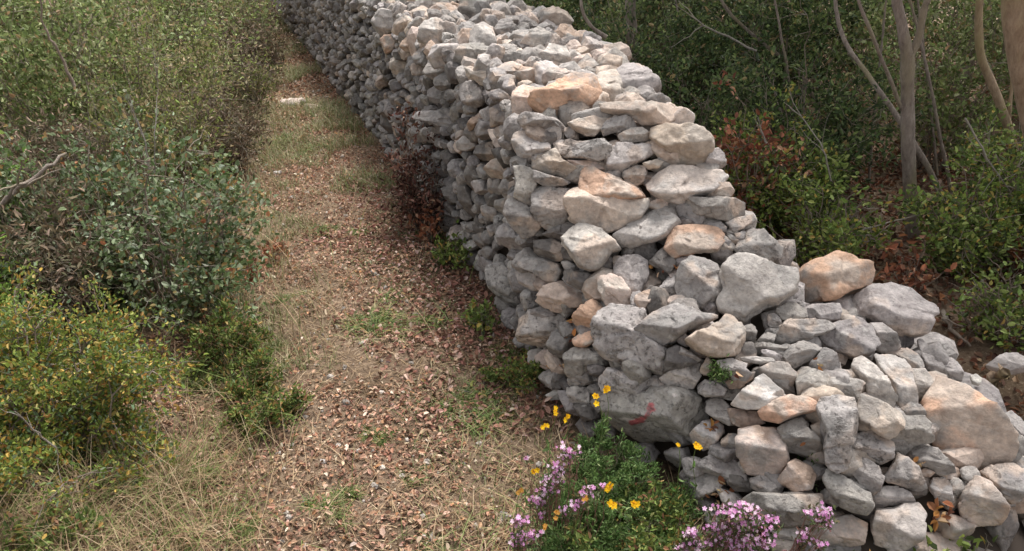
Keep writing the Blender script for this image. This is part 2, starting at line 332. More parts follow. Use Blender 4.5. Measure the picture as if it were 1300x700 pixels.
TR = '''
o|the big orange slab|large pinkish orange slab lying flat on the wall's end top|672,131 700,112 722,97 738,92 756,100 760,115 753,132 735,142 722,156 703,148 688,141
l|the pale grey wedge|pale grey wedge-shaped block standing on the wall's right edge beside a dark crack|784,84 795,74 814,79 826,95 838,116 812,128 791,131 787,110
t||upright beige block left of the dark crack next to the pale grey wedge|762,88 782,80 786,95 789,113 786,130 768,134 760,118 757,100
t|the long beige slab|long pale beige slab with a knobbly upper edge below the pale grey wedge|766,134 790,131 822,132 850,128 860,137 861,150 845,158 815,160 806,152 785,147 768,144
g||long low stone with a rounded lip tucked under the left of the big orange slab|660,146 667,142 690,146 712,156 720,164 712,172 688,170 667,164 659,155
p||smooth cream pink block touching the left side of the big orange slab|650,132 655,112 664,105 685,110 673,126 676,140 664,144 651,145
p|the cream flat slab|flat jagged cream slab on the wall top above the left of the orange slab|630,86 640,78 652,76 664,84 682,90 688,100 682,106 664,103 655,95 640,92 632,92
l|||676,76 692,66 697,58 717,57 724,75 726,84 712,84 690,90 684,82
t|||690,93 700,86 718,86 724,92 708,102 695,105 688,104
g|||633,100 645,92 654,98 652,108 643,118 633,110
p|||722,86 735,72 748,65 754,78 750,88 738,93 725,93
t|||725,68 730,60 742,58 747,64 735,74 726,77
t||beige bar-shaped slab with an orange streak at the wall's top right edge|752,66 766,59 788,57 797,64 801,73 788,76 766,80 757,72
t|||722,156 737,150 752,147 762,146 770,150 764,164 755,172 742,172 728,163
g|||773,152 790,147 803,150 808,162 795,167 780,168 766,174 764,165
l|||786,172 800,164 815,162 825,170 828,178 810,181 792,183
l|||652,170 665,165 685,172 700,178 697,190 684,196 672,209 660,200 655,190 651,180
p|||616,164 632,166 641,172 642,190 636,196 630,180 620,170
k|||700,178 712,182 725,178 740,182 765,177 775,185 774,200 760,207 742,203 720,202 708,192
l||rugged pale grey stone with a hollow left of the oval tan stone|774,190 785,183 803,182 825,184 831,194 815,204 800,213 788,226 773,220 770,205
p|||720,203 745,204 762,206 766,215 750,214 728,212
t|the wide cream boulder|wide cream beige boulder on the wall's right shoulder behind the oval tan stone|828,163 845,158 862,162 882,162 893,168 901,178 902,190 895,205 878,210 862,208 858,198 840,188 826,176
t|the oval tan stone|oval tan stone set at a slant in front of the wide cream boulder|828,172 840,178 858,186 866,198 862,208 850,209 838,202 830,192
l|the whitish lumpy boulder|large whitish grey lumpy boulder below the oval tan stone|818,222 840,216 858,209 880,208 900,216 915,214 924,225 915,237 903,246 880,250 868,262 845,255 830,245 822,235
l|||902,190 912,188 920,196 921,208 916,214 900,214 896,205
t|||900,240 915,232 925,233 931,242 926,250 910,252 899,248
g|||792,218 805,212 818,210 822,220 815,232 800,236 792,230
t|||816,208 832,203 842,206 836,214 822,216
g|the brick-like grey slab|long flat grey brick-like slab overhanging on the wall's right shoulder|866,266 876,251 900,252 930,253 942,258 944,272 938,280 920,280 893,275
g|||923,282 940,276 955,273 959,280 945,290 931,294
o|the bright orange block|bright orange angular block under the brick-like grey slab|852,300 856,290 875,288 895,287 915,290 920,297 915,310 908,320 892,322 872,326 858,328 847,316
p||small pale pink stone wedged right of the stacked tan pair|821,260 835,252 848,256 845,264 835,268 823,264
l||grey slab with a reddish brown underside left of the bright orange block|800,285 815,272 840,269 855,277 862,284 850,297 835,305 815,312 800,316 786,308 783,298
d||dark triangular block touching the lower left of the bright orange block|823,334 845,313 852,322 859,333 850,349 838,343
d|||862,273 875,278 885,285 870,288 862,285
g|||900,283 915,282 922,288 921,296 905,290 897,287
l|||920,300 930,306 934,314 925,325 910,324
d|||921,293 935,302 941,310 936,314 925,304
k|the pitted grey block|pitted light grey block right of the bright orange block|940,295 952,291 970,292 980,303 993,314 991,325 980,330 979,338 965,333 945,328 935,318 938,306
g|||932,297 945,294 952,298 943,308 935,304
g|the rounded grey boulder|smooth rounded grey boulder with white scuffs below the bright orange block|865,345 880,332 893,332 908,342 915,360 921,372 910,385 892,394 875,390 860,378 859,362
l|the broad pale boulder|broad pale grey boulder right of the rounded grey boulder|912,352 925,335 940,330 965,335 985,345 1010,348 1013,370 1000,380 985,392 975,392 960,398 946,408 935,400 918,395 912,385 920,370
g|the dark-bellied block|tilted grey block with a dark shaded belly under the rounded grey boulder|812,420 830,405 850,390 862,385 875,394 895,396 912,392 905,405 880,415 862,430 840,440 822,437
p|||848,342 862,338 862,350 855,362 850,352
g|||859,328 880,326 890,330 875,336 862,342 858,336
o||upper pinkish tan stone of the stacked tan pair|734,219 740,212 757,214 772,226 790,229 812,244 818,252 800,256 785,256 765,261 750,253 738,240
t|the stacked tan pair|lower curved tan stone of the stacked tan pair|721,252 727,243 738,239 750,255 765,261 785,260 805,257 820,254 822,262 808,286 790,292 770,296 745,287 728,280 722,267
g|the square grey-brown block|square grey-brown block left of the stacked tan pair|675,248 682,236 700,238 722,240 722,250 721,270 722,278 708,290 695,291 683,280 675,265
t|||676,200 690,196 705,190 716,204 730,212 735,224 725,230 705,222 690,220 677,214
g|||680,216 692,222 712,226 727,232 715,237 690,236 680,230
l||tall narrow pale stone standing upright left of the square grey-brown block|651,211 660,210 672,214 679,222 680,235 675,250 674,262 662,256 652,250 655,232
g|||647,250 657,254 668,262 678,268 688,286 676,298 664,302 652,290 642,272
g|||632,290 640,285 650,296 662,304 680,302 682,313 672,320 655,325 640,318 631,308
l|the whale-backed stone|pale grey stone with a curved white back below the stacked tan pair|716,303 728,288 745,287 765,294 782,308 790,318 775,322 760,340 750,344 735,338 725,322 717,312
d|||686,296 705,293 718,282 735,284 728,290 715,305 695,303
d|||680,307 700,303 715,310 724,325 710,331 690,331 681,322
t|||619,215 630,202 640,200 652,206 650,222 640,228 625,225
g|||638,228 650,230 652,248 642,254 635,244
l||small round pale stone at the corner where the left face turns|612,262 622,258 631,266 632,276 622,286 612,275
g|||620,226 634,228 636,245 628,252 620,242
g|||628,256 645,252 650,262 645,275 632,268
d|||603,185 625,180 632,192 628,205 610,205 602,196
d|||604,272 615,284 618,300 605,300 600,285
l|||617,288 626,284 628,296 620,302
d|||600,300 612,296 625,310 622,320 606,318
g|||660,336 668,326 690,328 710,336 716,344 708,358 695,358 680,347 664,340
l||narrow white-grey stone slanting down at the foot of the wall's end|656,345 665,342 680,350 692,360 688,372 675,368 660,358
t|the beige foot stone|beige and grey stone jutting left above the dark pitted foot stones|682,382 690,365 710,358 730,366 744,380 735,390 720,392 708,396 690,392
d||dark grey four-sided block left of the smooth oval stone|713,346 717,342 735,345 758,350 762,352 756,368 748,372 730,366 716,356
g|||712,332 722,331 735,340 735,345 718,342
g|the smooth oval stone|smooth upright oval grey stone in the middle of the wall's end|781,340 790,325 808,324 820,332 823,350 818,365 808,381 798,375 795,362 783,352
t|||760,355 775,350 790,356 800,372 798,386 785,392 770,390 760,370
o|the salmon stone|salmon pink stone left of the big pitted boulder's top|730,404 742,390 755,382 770,392 775,402 768,415 755,422 738,420 731,412
o|||730,432 742,424 757,422 758,435 745,441 732,440
k|||622,340 640,335 655,350 665,372 662,395 648,398 635,380 625,362
k||dark jagged pitted stone lying on the litter at the wall's foot|660,405 672,396 700,398 716,400 718,415 708,425 700,440 680,442 662,432
p|||808,376 822,368 832,368 826,385 815,396 808,388
k|the big pitted boulder|big pale pitted boulder under the dark-bellied block|758,430 765,410 785,395 800,392 822,400 820,420 825,438 848,443 848,460 838,474 820,470 800,466 775,460 762,448
p||small pink and white stone on the path edge left of the big pitted boulder|682,452 692,444 705,444 712,455 708,466 695,470 685,462
g|||719,450 728,443 750,443 762,450 768,465 750,470 735,478 720,480
g|||719,482 735,470 748,472 752,485 735,492 722,490
k|||720,492 740,492 750,500 752,515 735,525 722,515
k|||764,480 775,468 795,470 815,475 830,485 825,498 805,502 780,498 766,495
l|||838,480 850,470 865,463 885,467 889,478 880,493 860,494 845,488
k|the red-marked boulder|big dark pitted boulder with a red and white paint mark|770,502 790,498 815,502 835,494 855,493 875,497 890,508 898,530 890,550 870,562 845,566 815,570 790,555 775,535
w||small white stone on the path left of the red-marked boulder|692,502 705,494 716,498 714,508 700,508
d|||846,445 860,440 880,447 885,462 865,460 850,468 843,475
t|the peaked beige stone|peaked beige stone under the broad pale boulder|869,434 885,422 908,420 918,400 927,398 938,405 946,420 947,440 935,452 910,452 885,446
g|||945,413 955,410 962,420 958,432 948,430
g|||962,432 975,420 985,424 982,435 968,438
k|||975,400 985,397 992,410 985,420 975,412
g|||986,393 1000,383 1010,383 1022,392 1024,406 1005,410 992,408 986,400
l||small rectangular grey stone under the orange and white boulder|1025,388 1030,385 1065,385 1068,392 1066,405 1050,406 1030,404 1025,396
g||long flat grey stone below the small rectangular one|987,420 1000,408 1025,406 1050,407 1062,414 1045,425 1020,432 1000,436 985,428
g|the smooth grey wedge|smooth grey wedge-shaped stone below the largest rounded boulder|1038,430 1055,415 1075,408 1090,404 1103,415 1110,440 1100,452 1085,455 1065,448 1045,438
g|||950,435 970,434 990,438 1000,442 990,447 972,440 955,440
g|||963,443 980,445 992,452 990,460 975,456
g|||994,452 1002,440 1020,434 1040,436 1044,442 1030,458 1010,466 1000,460
l|||940,455 960,453 980,456 985,462 965,463 945,460
t|||963,468 980,460 1000,462 1010,472 1006,490 1000,497 985,488 970,478
l|||1012,472 1020,464 1040,472 1055,480 1048,495 1030,503 1015,502
g|||1028,464 1045,444 1060,450 1067,465 1060,478 1045,477
l|||1045,490 1055,480 1080,480 1097,485 1093,500 1090,508 1065,502 1045,497
l||tall slanting pale stone left of the narrow black gap|1083,470 1086,455 1095,453 1110,465 1120,480 1126,495 1135,505 1138,520 1120,516 1102,505 1098,488
l|||912,458 930,455 948,462 945,470 932,480 918,472
t|||888,470 897,454 905,460 902,475 890,480
g|||865,440 880,448 890,456 880,462 862,458
k|||885,490 895,482 912,486 923,495 920,503 900,504 888,498
b|||920,485 935,475 958,472 955,482 940,492 925,495
l|the largest rounded boulder|largest rounded pale grey boulder on the low pile's right|1072,395 1080,380 1100,367 1130,364 1155,370 1168,384 1180,390 1182,410 1178,424 1155,428 1130,420 1110,410 1095,404 1078,405
o|the orange and white boulder|orange and white boulder perched on top of the low pile|1012,380 1013,352 1020,344 1045,335 1060,328 1075,333 1085,338 1098,340 1102,355 1100,366 1080,372 1060,380 1035,384 1018,385
l|||1105,412 1120,412 1135,425 1145,440 1140,447 1120,450 1112,435
l||long leaning grey stone with a tan edge right of the narrow black gap|1110,455 1115,448 1128,450 1145,460 1155,475 1160,500 1160,520 1148,528 1140,520 1132,500 1118,478
l|||1138,455 1152,443 1165,450 1172,465 1168,475 1155,470
g|||1165,432 1172,430 1182,445 1195,465 1205,485 1190,482 1178,470 1170,455
l|||1155,472 1172,470 1182,485 1185,500 1180,520 1160,520 1158,495
l|||1185,455 1195,452 1212,462 1222,478 1220,485 1205,482 1192,468
d|||1198,487 1220,485 1238,487 1236,498 1222,502 1208,495
o|the huge orange boulder|huge pale orange boulder with a long ridge at the pile's right end|1184,500 1190,486 1215,497 1245,515 1270,540 1290,562 1288,580 1272,584 1245,587 1220,582 1200,570 1182,550 1174,530 1174,520
w|||1232,478 1240,474 1247,480 1243,490 1234,488
l||pale stone lying apart in the brown leaves beyond the pile's right end|1253,465 1272,452 1290,450 1300,455 1305,470 1280,474
t|||1088,520 1095,503 1110,510 1140,525 1145,535 1135,553 1125,557 1105,545 1090,535
g|||1130,555 1145,530 1170,530 1178,540 1182,560 1165,566 1145,570
d|||1145,518 1155,512 1168,515 1175,528 1160,530 1148,528
k|||1084,555 1095,548 1110,544 1122,552 1135,562 1132,580 1118,590 1100,580 1085,570
k|the tall pitted stone|tall pitted pale grey stone right of the small thin-leaved green sprig|1036,520 1040,503 1060,504 1082,510 1088,525 1085,545 1082,570 1075,590 1062,598 1048,590 1044,572 1050,548 1042,535
w|the white triangular stone|flat white triangular stone on the low pile's front|926,515 940,500 968,476 985,490 1000,502 985,508 965,518 940,518
o||flat orange slab touching the right of the white triangular stone|965,523 980,510 1000,503 1025,506 1034,512 1032,524 1010,526 990,538 968,533
g|||897,510 915,505 925,515 928,530 940,540 925,540 905,530 897,522
b|||925,520 945,520 962,522 970,538 945,545 930,538
p|the upright cream block|upright cream block in the middle of the low pile's front|940,545 960,543 985,543 997,555 998,570 1000,582 990,600 970,604 950,600 942,580 940,560
g|||988,545 1005,534 1018,532 1028,545 1040,558 1043,570 1030,582 1010,585 997,572 995,555
w||white stone right of the red-marked boulder behind a yellow flower|876,550 885,540 900,534 915,540 918,550 905,568 890,573 878,565
g|||916,560 925,552 940,552 942,575 930,578 918,570
g|||885,590 905,578 925,580 945,595 948,610 935,618 915,605 895,600
l|||875,610 890,602 905,600 922,608 918,620 900,628 885,633 876,622
p|||988,610 1000,590 1010,585 1028,592 1037,605 1030,620 1010,626 1000,620
g|||955,608 965,604 985,608 995,620 992,630 970,628 956,620
g|the flat slab above the pink flowers|wide flat grey slab just above the biggest pink flower clump|945,635 960,625 995,626 1020,628 1040,628 1043,645 1025,665 1000,668 970,660 950,650
g|||1047,610 1050,595 1065,602 1085,615 1103,625 1108,640 1098,652 1080,648 1065,640 1055,628
g|||1080,600 1087,582 1100,584 1115,592 1120,605 1115,620 1107,627 1095,615
g|||1123,605 1130,592 1140,575 1150,580 1165,592 1172,608 1178,620 1165,626 1145,618 1128,612
l|||1110,630 1125,617 1140,617 1155,625 1162,637 1150,640 1130,645 1115,650
l|the bottom pale boulder|pale bluish boulder with a dark slit at the photo's bottom edge|1108,670 1112,648 1135,648 1150,640 1165,640 1172,655 1168,680 1150,693 1130,698 1112,692
l|||1180,620 1185,607 1200,606 1208,620 1210,635 1200,643 1188,632
g||bluish grey stone under the left end of the huge orange boulder|1160,575 1175,568 1190,570 1200,582 1210,590 1212,600 1195,604 1180,595 1165,590
g|||1219,597 1228,592 1240,593 1245,606 1230,612 1222,606
p||round pinkish grey stone in front of the huge orange boulder|1220,625 1228,612 1238,607 1255,615 1268,630 1275,645 1265,665 1240,672 1222,660 1217,640
g|||1245,600 1265,590 1285,590 1300,600 1303,630 1285,640 1270,628 1255,612
l|||1270,530 1285,522 1300,535 1305,560 1292,560 1278,545
p|||1168,598 1175,594 1188,600 1180,607 1170,605
w|||980,672 1010,670 1030,676 1015,686 985,684
p|||1050,660 1080,655 1100,665 1095,690 1060,695
d|||868,640 880,628 888,640 885,668 872,665
l|||615,25 625,17 640,20 655,18 660,28 640,30 625,30
l|||655,20 668,15 682,18 678,30 668,36 658,30
l|the grey boulder at the top edge|light grey boulder on the wall top just below the brown leaf litter|677,32 685,18 700,13 718,16 727,25 722,32 708,40 697,42 685,35
p|||699,50 710,33 725,29 732,38 728,52 715,58 703,57
p|||727,55 730,40 742,38 749,48 747,58 735,60
g|||627,38 635,25 650,26 655,38 645,50 635,50
l|||646,50 652,40 668,38 675,42 665,52 652,56
l|||661,58 670,45 683,38 697,46 699,55 685,65 670,72 660,68
l|||627,60 633,54 650,56 660,62 657,72 645,78 630,74
l|||605,30 614,24 625,33 630,50 622,56 608,50
d|the squarish dark grey stone|squarish dark grey stone on the wall top near the photo's upper edge|582,15 585,3 600,2 615,8 619,15 610,25 600,28 588,22
g|||600,55 612,54 622,58 624,70 618,82 602,84 585,80 575,78 582,65 590,55
g|||585,28 595,25 608,38 612,50 600,52 588,45 583,38
p|||544,15 560,5 572,2 582,10 578,20 565,22 550,22
l|||530,50 540,30 555,25 565,35 563,48 556,62 550,68 540,55
w|||526,38 540,27 548,30 538,40 530,45
t|||520,15 535,5 543,12 545,25 532,28 522,22
t|||500,40 505,25 515,20 525,28 520,40 510,47
o|the small orange-streaked stone|small orange-streaked stone at the left face's upper edge|484,52 490,45 500,44 506,50 504,62 492,68 484,64
p|||510,58 515,48 525,45 530,56 525,65 515,66
g|||525,72 532,58 545,60 548,72 540,80 530,82
l|||475,22 485,12 500,14 505,28 500,40 485,45 475,35
t|||495,75 505,70 515,72 520,85 510,98 500,92
g|||540,78 550,72 568,75 572,90 568,105 550,100 540,92
t||flat beige stone sticking out of the left face below the wall top|585,85 600,90 620,92 632,100 622,112 605,105 592,96
g|||580,108 595,102 610,112 620,125 610,135 595,138 588,128
g|||560,140 572,138 590,150 588,160 570,162 550,155 530,152 535,142
g|||545,115 555,105 565,115 562,130 552,137 545,128
g|||515,125 525,117 535,125 530,135 518,137
p||long thin beige stone slanting across the left face|588,165 600,150 615,135 622,135 618,145 600,162 592,168
d|||625,138 635,132 648,140 650,152 640,165 625,160
l|the oval whitish stone|small oval whitish stone above the dark red dead shrub|583,180 590,173 604,176 605,186 595,192 585,190
g|||572,140 578,125 585,135 582,150 573,155
g|||622,118 635,112 648,122 645,132 630,130
g|||638,112 640,98 650,100 655,112 648,120
l|||509,205 520,198 532,200 543,215 538,225 525,228 512,220
g|||525,158 535,165 545,170 540,180 528,182 520,170
d|||482,145 495,148 505,165 500,178 488,165
d|||590,210 600,205 612,222 616,250 605,252 595,235
d|||582,240 592,238 605,262 612,285 600,285 588,265
'''
def surface_hit(u, v, spread=((0, 0),)):
    d = ray(u, v).normalized(); h = BVH.ray_cast(CAM, d)
    if h[0] is not None: return h[0], h[1]
    if u > 1240 and v < 500: p = at_h(u, v, .17); return p, Vector((0, 0, 1))      # lies apart on the woodland floor
    k = int(np.argmin((PU-u)**2+(PVv-v)**2)); p = Vector(PV[k]); dist = (p-CAM).length
    return CAM + d*dist, -d
def traced_stone(code, pts, idx):
    r = np.random.default_rng(1000+idx); P = np.array(pts, float); cu, cv = (P.min(0)+P.max(0))/2
    P = (P-[cu, cv])*1.09+[cu, cv]
    H, n = surface_hit(cu, cv)
    view = (CAM-H).normalized()
    if n.dot(view) < 0: n = -n
    m = (view*.6+Vector(n)*.4).normalized()
    ex = Vector((0, 0, 1)).cross(m).normalized(); ey = m.cross(ex)
    q = []
    for u, v in P:
        d = ray(u, v); t = (H-CAM).dot(m)/d.dot(m); X = CAM+d*t-H; q.append((X.dot(ex), X.dot(ey)))
    q = np.array(q); A = abs(np.sum(q[:, 0]*np.roll(q[:, 1], -1)-q[:, 1]*np.roll(q[:, 0], -1)))/2; s = math.sqrt(A)
    px = math.sqrt(abs(np.prod(P.max(0)-P.min(0))))
    if np.sum(q[:, 0]*np.roll(q[:, 1], -1)-q[:, 1]*np.roll(q[:, 0], -1)) < 0: q = q[::-1]
    lvl = 6 if 'red' in str(idx) else (5 if px > 27 else 4)
    if idx == RED: lvl = 6
    rough = .042 if code == 'k' else .028
    V, Fc, s2 = rock_shape(q, s*r.uniform(.26, .40), s*.42, lvl, 1000+idx, rough)
    M = np.array([ex[:], ey[:], m[:]])                      # rows
    W = V@M
    T = tintof(code, r, len(V), V, s, warm=.9 if cv < 330 and cu > 600 else .5)
    push = r.uniform(-.012, .012)+(.02 if code in 'o' or px > 60 else 0)
    loc = H+m*push
    return W, Fc, T, loc, m, px, s
lines = [l.split('|') for l in TR.strip().split('\n')]
RED = next(i for i, l in enumerate(lines) if l[1] == 'the red-marked boulder')
TRS = []
for i, (code, nm, lab, ps) in enumerate(lines):
    pts = [tuple(map(float, p.split(','))) for p in ps.split()]
    W, Fc, T, loc, m, px, s = traced_stone(code, pts, i)
    if i == RED:                                            # trail blaze: a red stroke beside a white one
        uu, vv, _ = project(W+np.array(loc)); 
        def seg(a, b):
            a = np.array(a); b = np.array(b); p = np.stack([uu, vv], -1)-a; e = b-a
            t = np.clip(p@e/(e@e), 0, 1); return np.hypot(*(p-t[:, None]*e).T)
        wob = 1.3*fbm(W*60, 2, 3)
        red = np.minimum.reduce([seg((802, 537), (816, 533)), seg((816, 533), (828, 519)), seg((824, 522), (826, 514))])+wob < 3.6
        wh = np.minimum(seg((789, 532), (806, 534)), seg((855, 500), (857, 504)))+wob < 2.3
        T[wh, :3] = (.75, .68, .66); T[wh, 3] = 0; T[red, :3] = (.60, .17, .18); T[red, 3] = .45
    o = obj('stone', mesh_np('stone', W, Fc, STONE, T), None, loc)
    P = np.array(pts); TRS.append(dict(o=o, code=code, nm=nm, lab=lab, c=P.mean(0), P=P, w=np.ptp(P[:, 0]), h=np.ptp(P[:, 1]), px=px))
# ---- which pixels the traced stones already cover (only used to decide where more stones are needed)
def inside(u, v, grow=.86):
    for t in TRS:
        if abs(u-t['c'][0]) > t['w'] or abs(v-t['c'][1]) > t['h']: continue
        Q = (t['P']-t['c'])*grow+t['c']; a = Q; b = np.roll(Q, -1, 0); c = False
        cond = (a[:, 1] > v) != (b[:, 1] > v)
        xs = (b[:, 0]-a[:, 0])*(v-a[:, 1])/np.where(b[:, 1] == a[:, 1], 1e-9, b[:, 1]-a[:, 1])+a[:, 0]
        if np.sum(cond & (u < xs)) % 2: return True
    return False
# ---- further stones, sampled over the wall's surface
tri = np.concatenate([PF[:, [0, 1, 2]], PF[:, [0, 2, 3]]]); A_, B_, C_ = PV[tri[:, 0]], PV[tri[:, 1]], PV[tri[:, 2]]
nr = np.cross(B_-A_, C_-A_); ar = np.linalg.norm(nr, axis=1)/2; nr = nr/np.maximum(ar, 1e-9)[:, None]/2
if np.mean(nr[:, 2]) < 0: nr = -nr
K = 26000; ti = rng.choice(len(tri), K, p=ar/ar.sum()); a_, b_ = rng.random(K), rng.random(K); f_ = a_+b_ > 1; a_[f_] = 1-a_[f_]; b_[f_] = 1-b_[f_]
SP = A_[ti]+(B_-A_)[ti]*a_[:, None]+(C_-A_)[ti]*b_[:, None]; SN = nr[ti]
grid = {}; acc = []
for k in range(K):
    p = SP[k]; n = Vector(SN[k])
    far = p[1] > 3.2
    rr = .068 if p[1] < 9 else .085
    if p[1] > 1.4 and n.x > .6: rr = .1
    rr *= .72+.75*random.random()**1.6
    if n.z > .6 and p[1] > 2.9: rr *= 1.25
    t = n.cross(Vector((0, 0, 1)))
    t = t.normalized() if t.length > .2 else Vector((.33, -.94, 0)).normalized()
    b = Vector(n).cross(t)
    c = tuple((p//.12).astype(int)); ok = True
    for i in (-1, 0, 1):
        for j in (-1, 0, 1):
            for l in (-1, 0, 1):
                for (p2, r2) in grid.get((c[0]+i, c[1]+j, c[2]+l), ()):
                    r2 = (rr+r2)/2
                    d = Vector(p-p2); dt, db, dn = d.dot(t), d.dot(b), d.dot(n)
                    if dt*dt/1.5+db*db*1.45+dn*dn < r2*r2: ok = False; break
                if not ok: break
            if not ok: break
        if not ok: break
    if ok: grid.setdefault(c, []).append((p, rr)); acc.append((p, n, t, b, rr))
VIS = []; BV, BF, BT = [], [], []; nb = 0
def free_stone(p, n, t, b, rr, seed, lvl, sink, scale=1.0):
    r = np.random.default_rng(seed); k = r.integers(4, 8)
    th = np.sort(np.linspace(0, 6.283, k, endpoint=False)+r.uniform(-.3, .3, k))
    top = n.z > .6
    a = rr*r.uniform(.68, 1.05)*scale; c = rr*r.uniform(.40, .72)*scale*(1.25 if top else 1)
    q = np.stack([a*np.cos(th)*r.uniform(.75, 1.25, k), c*np.sin(th)*r.uniform(.75, 1.25, k)], -1); q = hull2(q)
    ro = r.normal(0, .32 if not top else 1.2); q = q@np.array([[math.cos(ro), -math.sin(ro)], [math.sin(ro), math.cos(ro)]])
    s = math.sqrt(a*c)*2
    V, Fc, _ = rock_shape(q, s*r.uniform(.25, .5), s*.55, lvl, seed, .035)
    m = (n+Vector(r.normal(0, .22, 3))).normalized(); ex = (t-m*t.dot(m)).normalized(); ey = m.cross(ex)
    if ex.cross(ey).dot(m) < 0: ey = -ey
    return V@np.array([ex[:], ey[:], m[:]]), Fc, Vector(p)+n*sink, r, s
cand = []
for k, (p, n, t, b, rr) in enumerate(acc):
    u, v, z = project(np.array(p)); view = (CAM-Vector(p)).normalized()
    seen = -15 < u < 1315 and -15 < v < 715 and n.dot(view) > .08
    cov = seen and inside(u, v)
    leftface = n.x < -.5
    cand.append((p, n, t, b, rr, seen, cov, rr*1000/z if (seen and not cov) else 0, u, v, leftface, k))
order = sorted(range(len(cand)), key=lambda i: -cand[i][7])
NI = 300-len(TRS)-9
chosen = set(i for i in order[:NI] if cand[i][7] > 0)
TONES_AUTO = list('gggggdddkkllgt')
for i, (p, n, t, b, rr, seen, cov, px, u, v, lf, k) in enumerate(cand):
    sink = -.05 if cov else (rng.uniform(-.045, -.02) if (not lf and p[1] < 3.4) else rng.uniform(-.03, .03) if n.z > .6 else rng.uniform(-.02, .012))
    lvl = 4 if i in chosen else (3 if (seen and not cov and p[1] < 9) else 2)
    W, Fc, loc, r, s = free_stone(p, n, t, b, rr, 5000+k, lvl, sink)
    code = TONES_AUTO[r.integers(0, len(TONES_AUTO))]
    if not lf and p[1] < 7 and r.random() < .45: code = r.choice(list('ltpg'))
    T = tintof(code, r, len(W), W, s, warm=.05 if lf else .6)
    if lf: T[:, :3] *= np.array([.88, .88, .89])  # dimmer light on the left face, put into the stones' tint
    if i in chosen:
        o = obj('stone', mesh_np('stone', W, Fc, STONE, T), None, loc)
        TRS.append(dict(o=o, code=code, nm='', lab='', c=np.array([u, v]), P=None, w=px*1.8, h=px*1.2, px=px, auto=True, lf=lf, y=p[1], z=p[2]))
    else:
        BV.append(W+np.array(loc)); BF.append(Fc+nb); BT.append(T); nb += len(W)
tag(obj('packed_rubble', mesh_np('packed_rubble', np.concatenate(BV), np.concatenate(BF), STONE, np.concatenate(BT), False)),
    'countless smaller grey stones packed along the rest of the dry stone wall', 'rubble', kind='stuff')
# ---- labels
GRP = 'loose limestones of the dry stone wall'
CN = {'g': 'grey', 'l': 'light grey', 'd': 'dark grey', 't': 'beige', 'o': 'orange', 'p': 'pinkish cream', 'w': 'whitish', 'b': 'brown', 'k': 'pitted grey'}
LM = [t for t in TRS if t['nm']]; used = set()
for t in TRS:
    if t['lab']: used.add(t['lab'])
def dirn(d):
    a = math.degrees(math.atan2(-d[1], d[0])) % 360
    return ['right of', 'up and right of', 'above', 'up and left of', 'left of', 'down and left of', 'below', 'down and right of'][int((a+22.5)//45) % 8]
def shape(t):
    if t['P'] is not None:
        q = t['P']-t['c']; ev, E_ = np.linalg.eigh(q.T@q); ratio = math.sqrt(ev[1]/max(ev[0], 1e-6)); ax = E_[:, 1]
        ang = abs(math.degrees(math.atan2(ax[1], ax[0]))); ang = min(ang, 180-ang)
        if ratio > 1.9: return 'long flat' if ang < 25 else 'upright' if ang > 65 else 'slanting'
        if ratio > 1.4: return 'low' if ang < 30 else 'tall' if ang > 60 else 'tilted'
        return 'chunky'
    return ''
for t in TRS:
    o = t['o']; o['category'] = 'stone'; o['group'] = GRP
    if t['lab']: o['label'] = t['lab']; continue
    sz = 'tiny' if t['px'] < 14 else 'small' if t['px'] < 24 else 'mid-sized' if t['px'] < 40 else 'large'
    ds = sorted(LM, key=lambda l: np.hypot(*(l['c']-t['c'])))
    near = np.hypot(*(ds[0]['c']-t['c']))
    if t.get('auto') and near > 75:
        zone = ('low in' if t['z'] < .35 else 'halfway up' if t['z'] < .7 else 'high on') + " the wall's left face" if t['lf'] else "on the wall's top"
        o['label'] = '%s stone %s %s' % (CN[t['code']], zone, 'beyond the dark red dead shrub' if t['y'] > 4.1 else 'before the dark red dead shrub')
        continue
    base = ' '.join(x for x in (sz, CN[t['code']], shape(t), 'stone') if x)
    opts = ['%s %s %s' % (base, dirn(t['c']-ds[0]['c']), ds[0]['nm']), '%s just %s %s' % (base, dirn(t['c']-ds[1]['c']), ds[1]['nm']),
            '%s %s %s' % (base, dirn(t['c']-ds[2]['c']), ds[2]['nm']),
            '%s between %s and %s' % (base, ds[0]['nm'], ds[1]['nm'])]
    opts = [x for x in opts if len(x.split()) <= 16] or [' '.join(opts[0].split()[:16])]
    for x in opts:
        if x not in used: break
    used.add(x); o['label'] = x
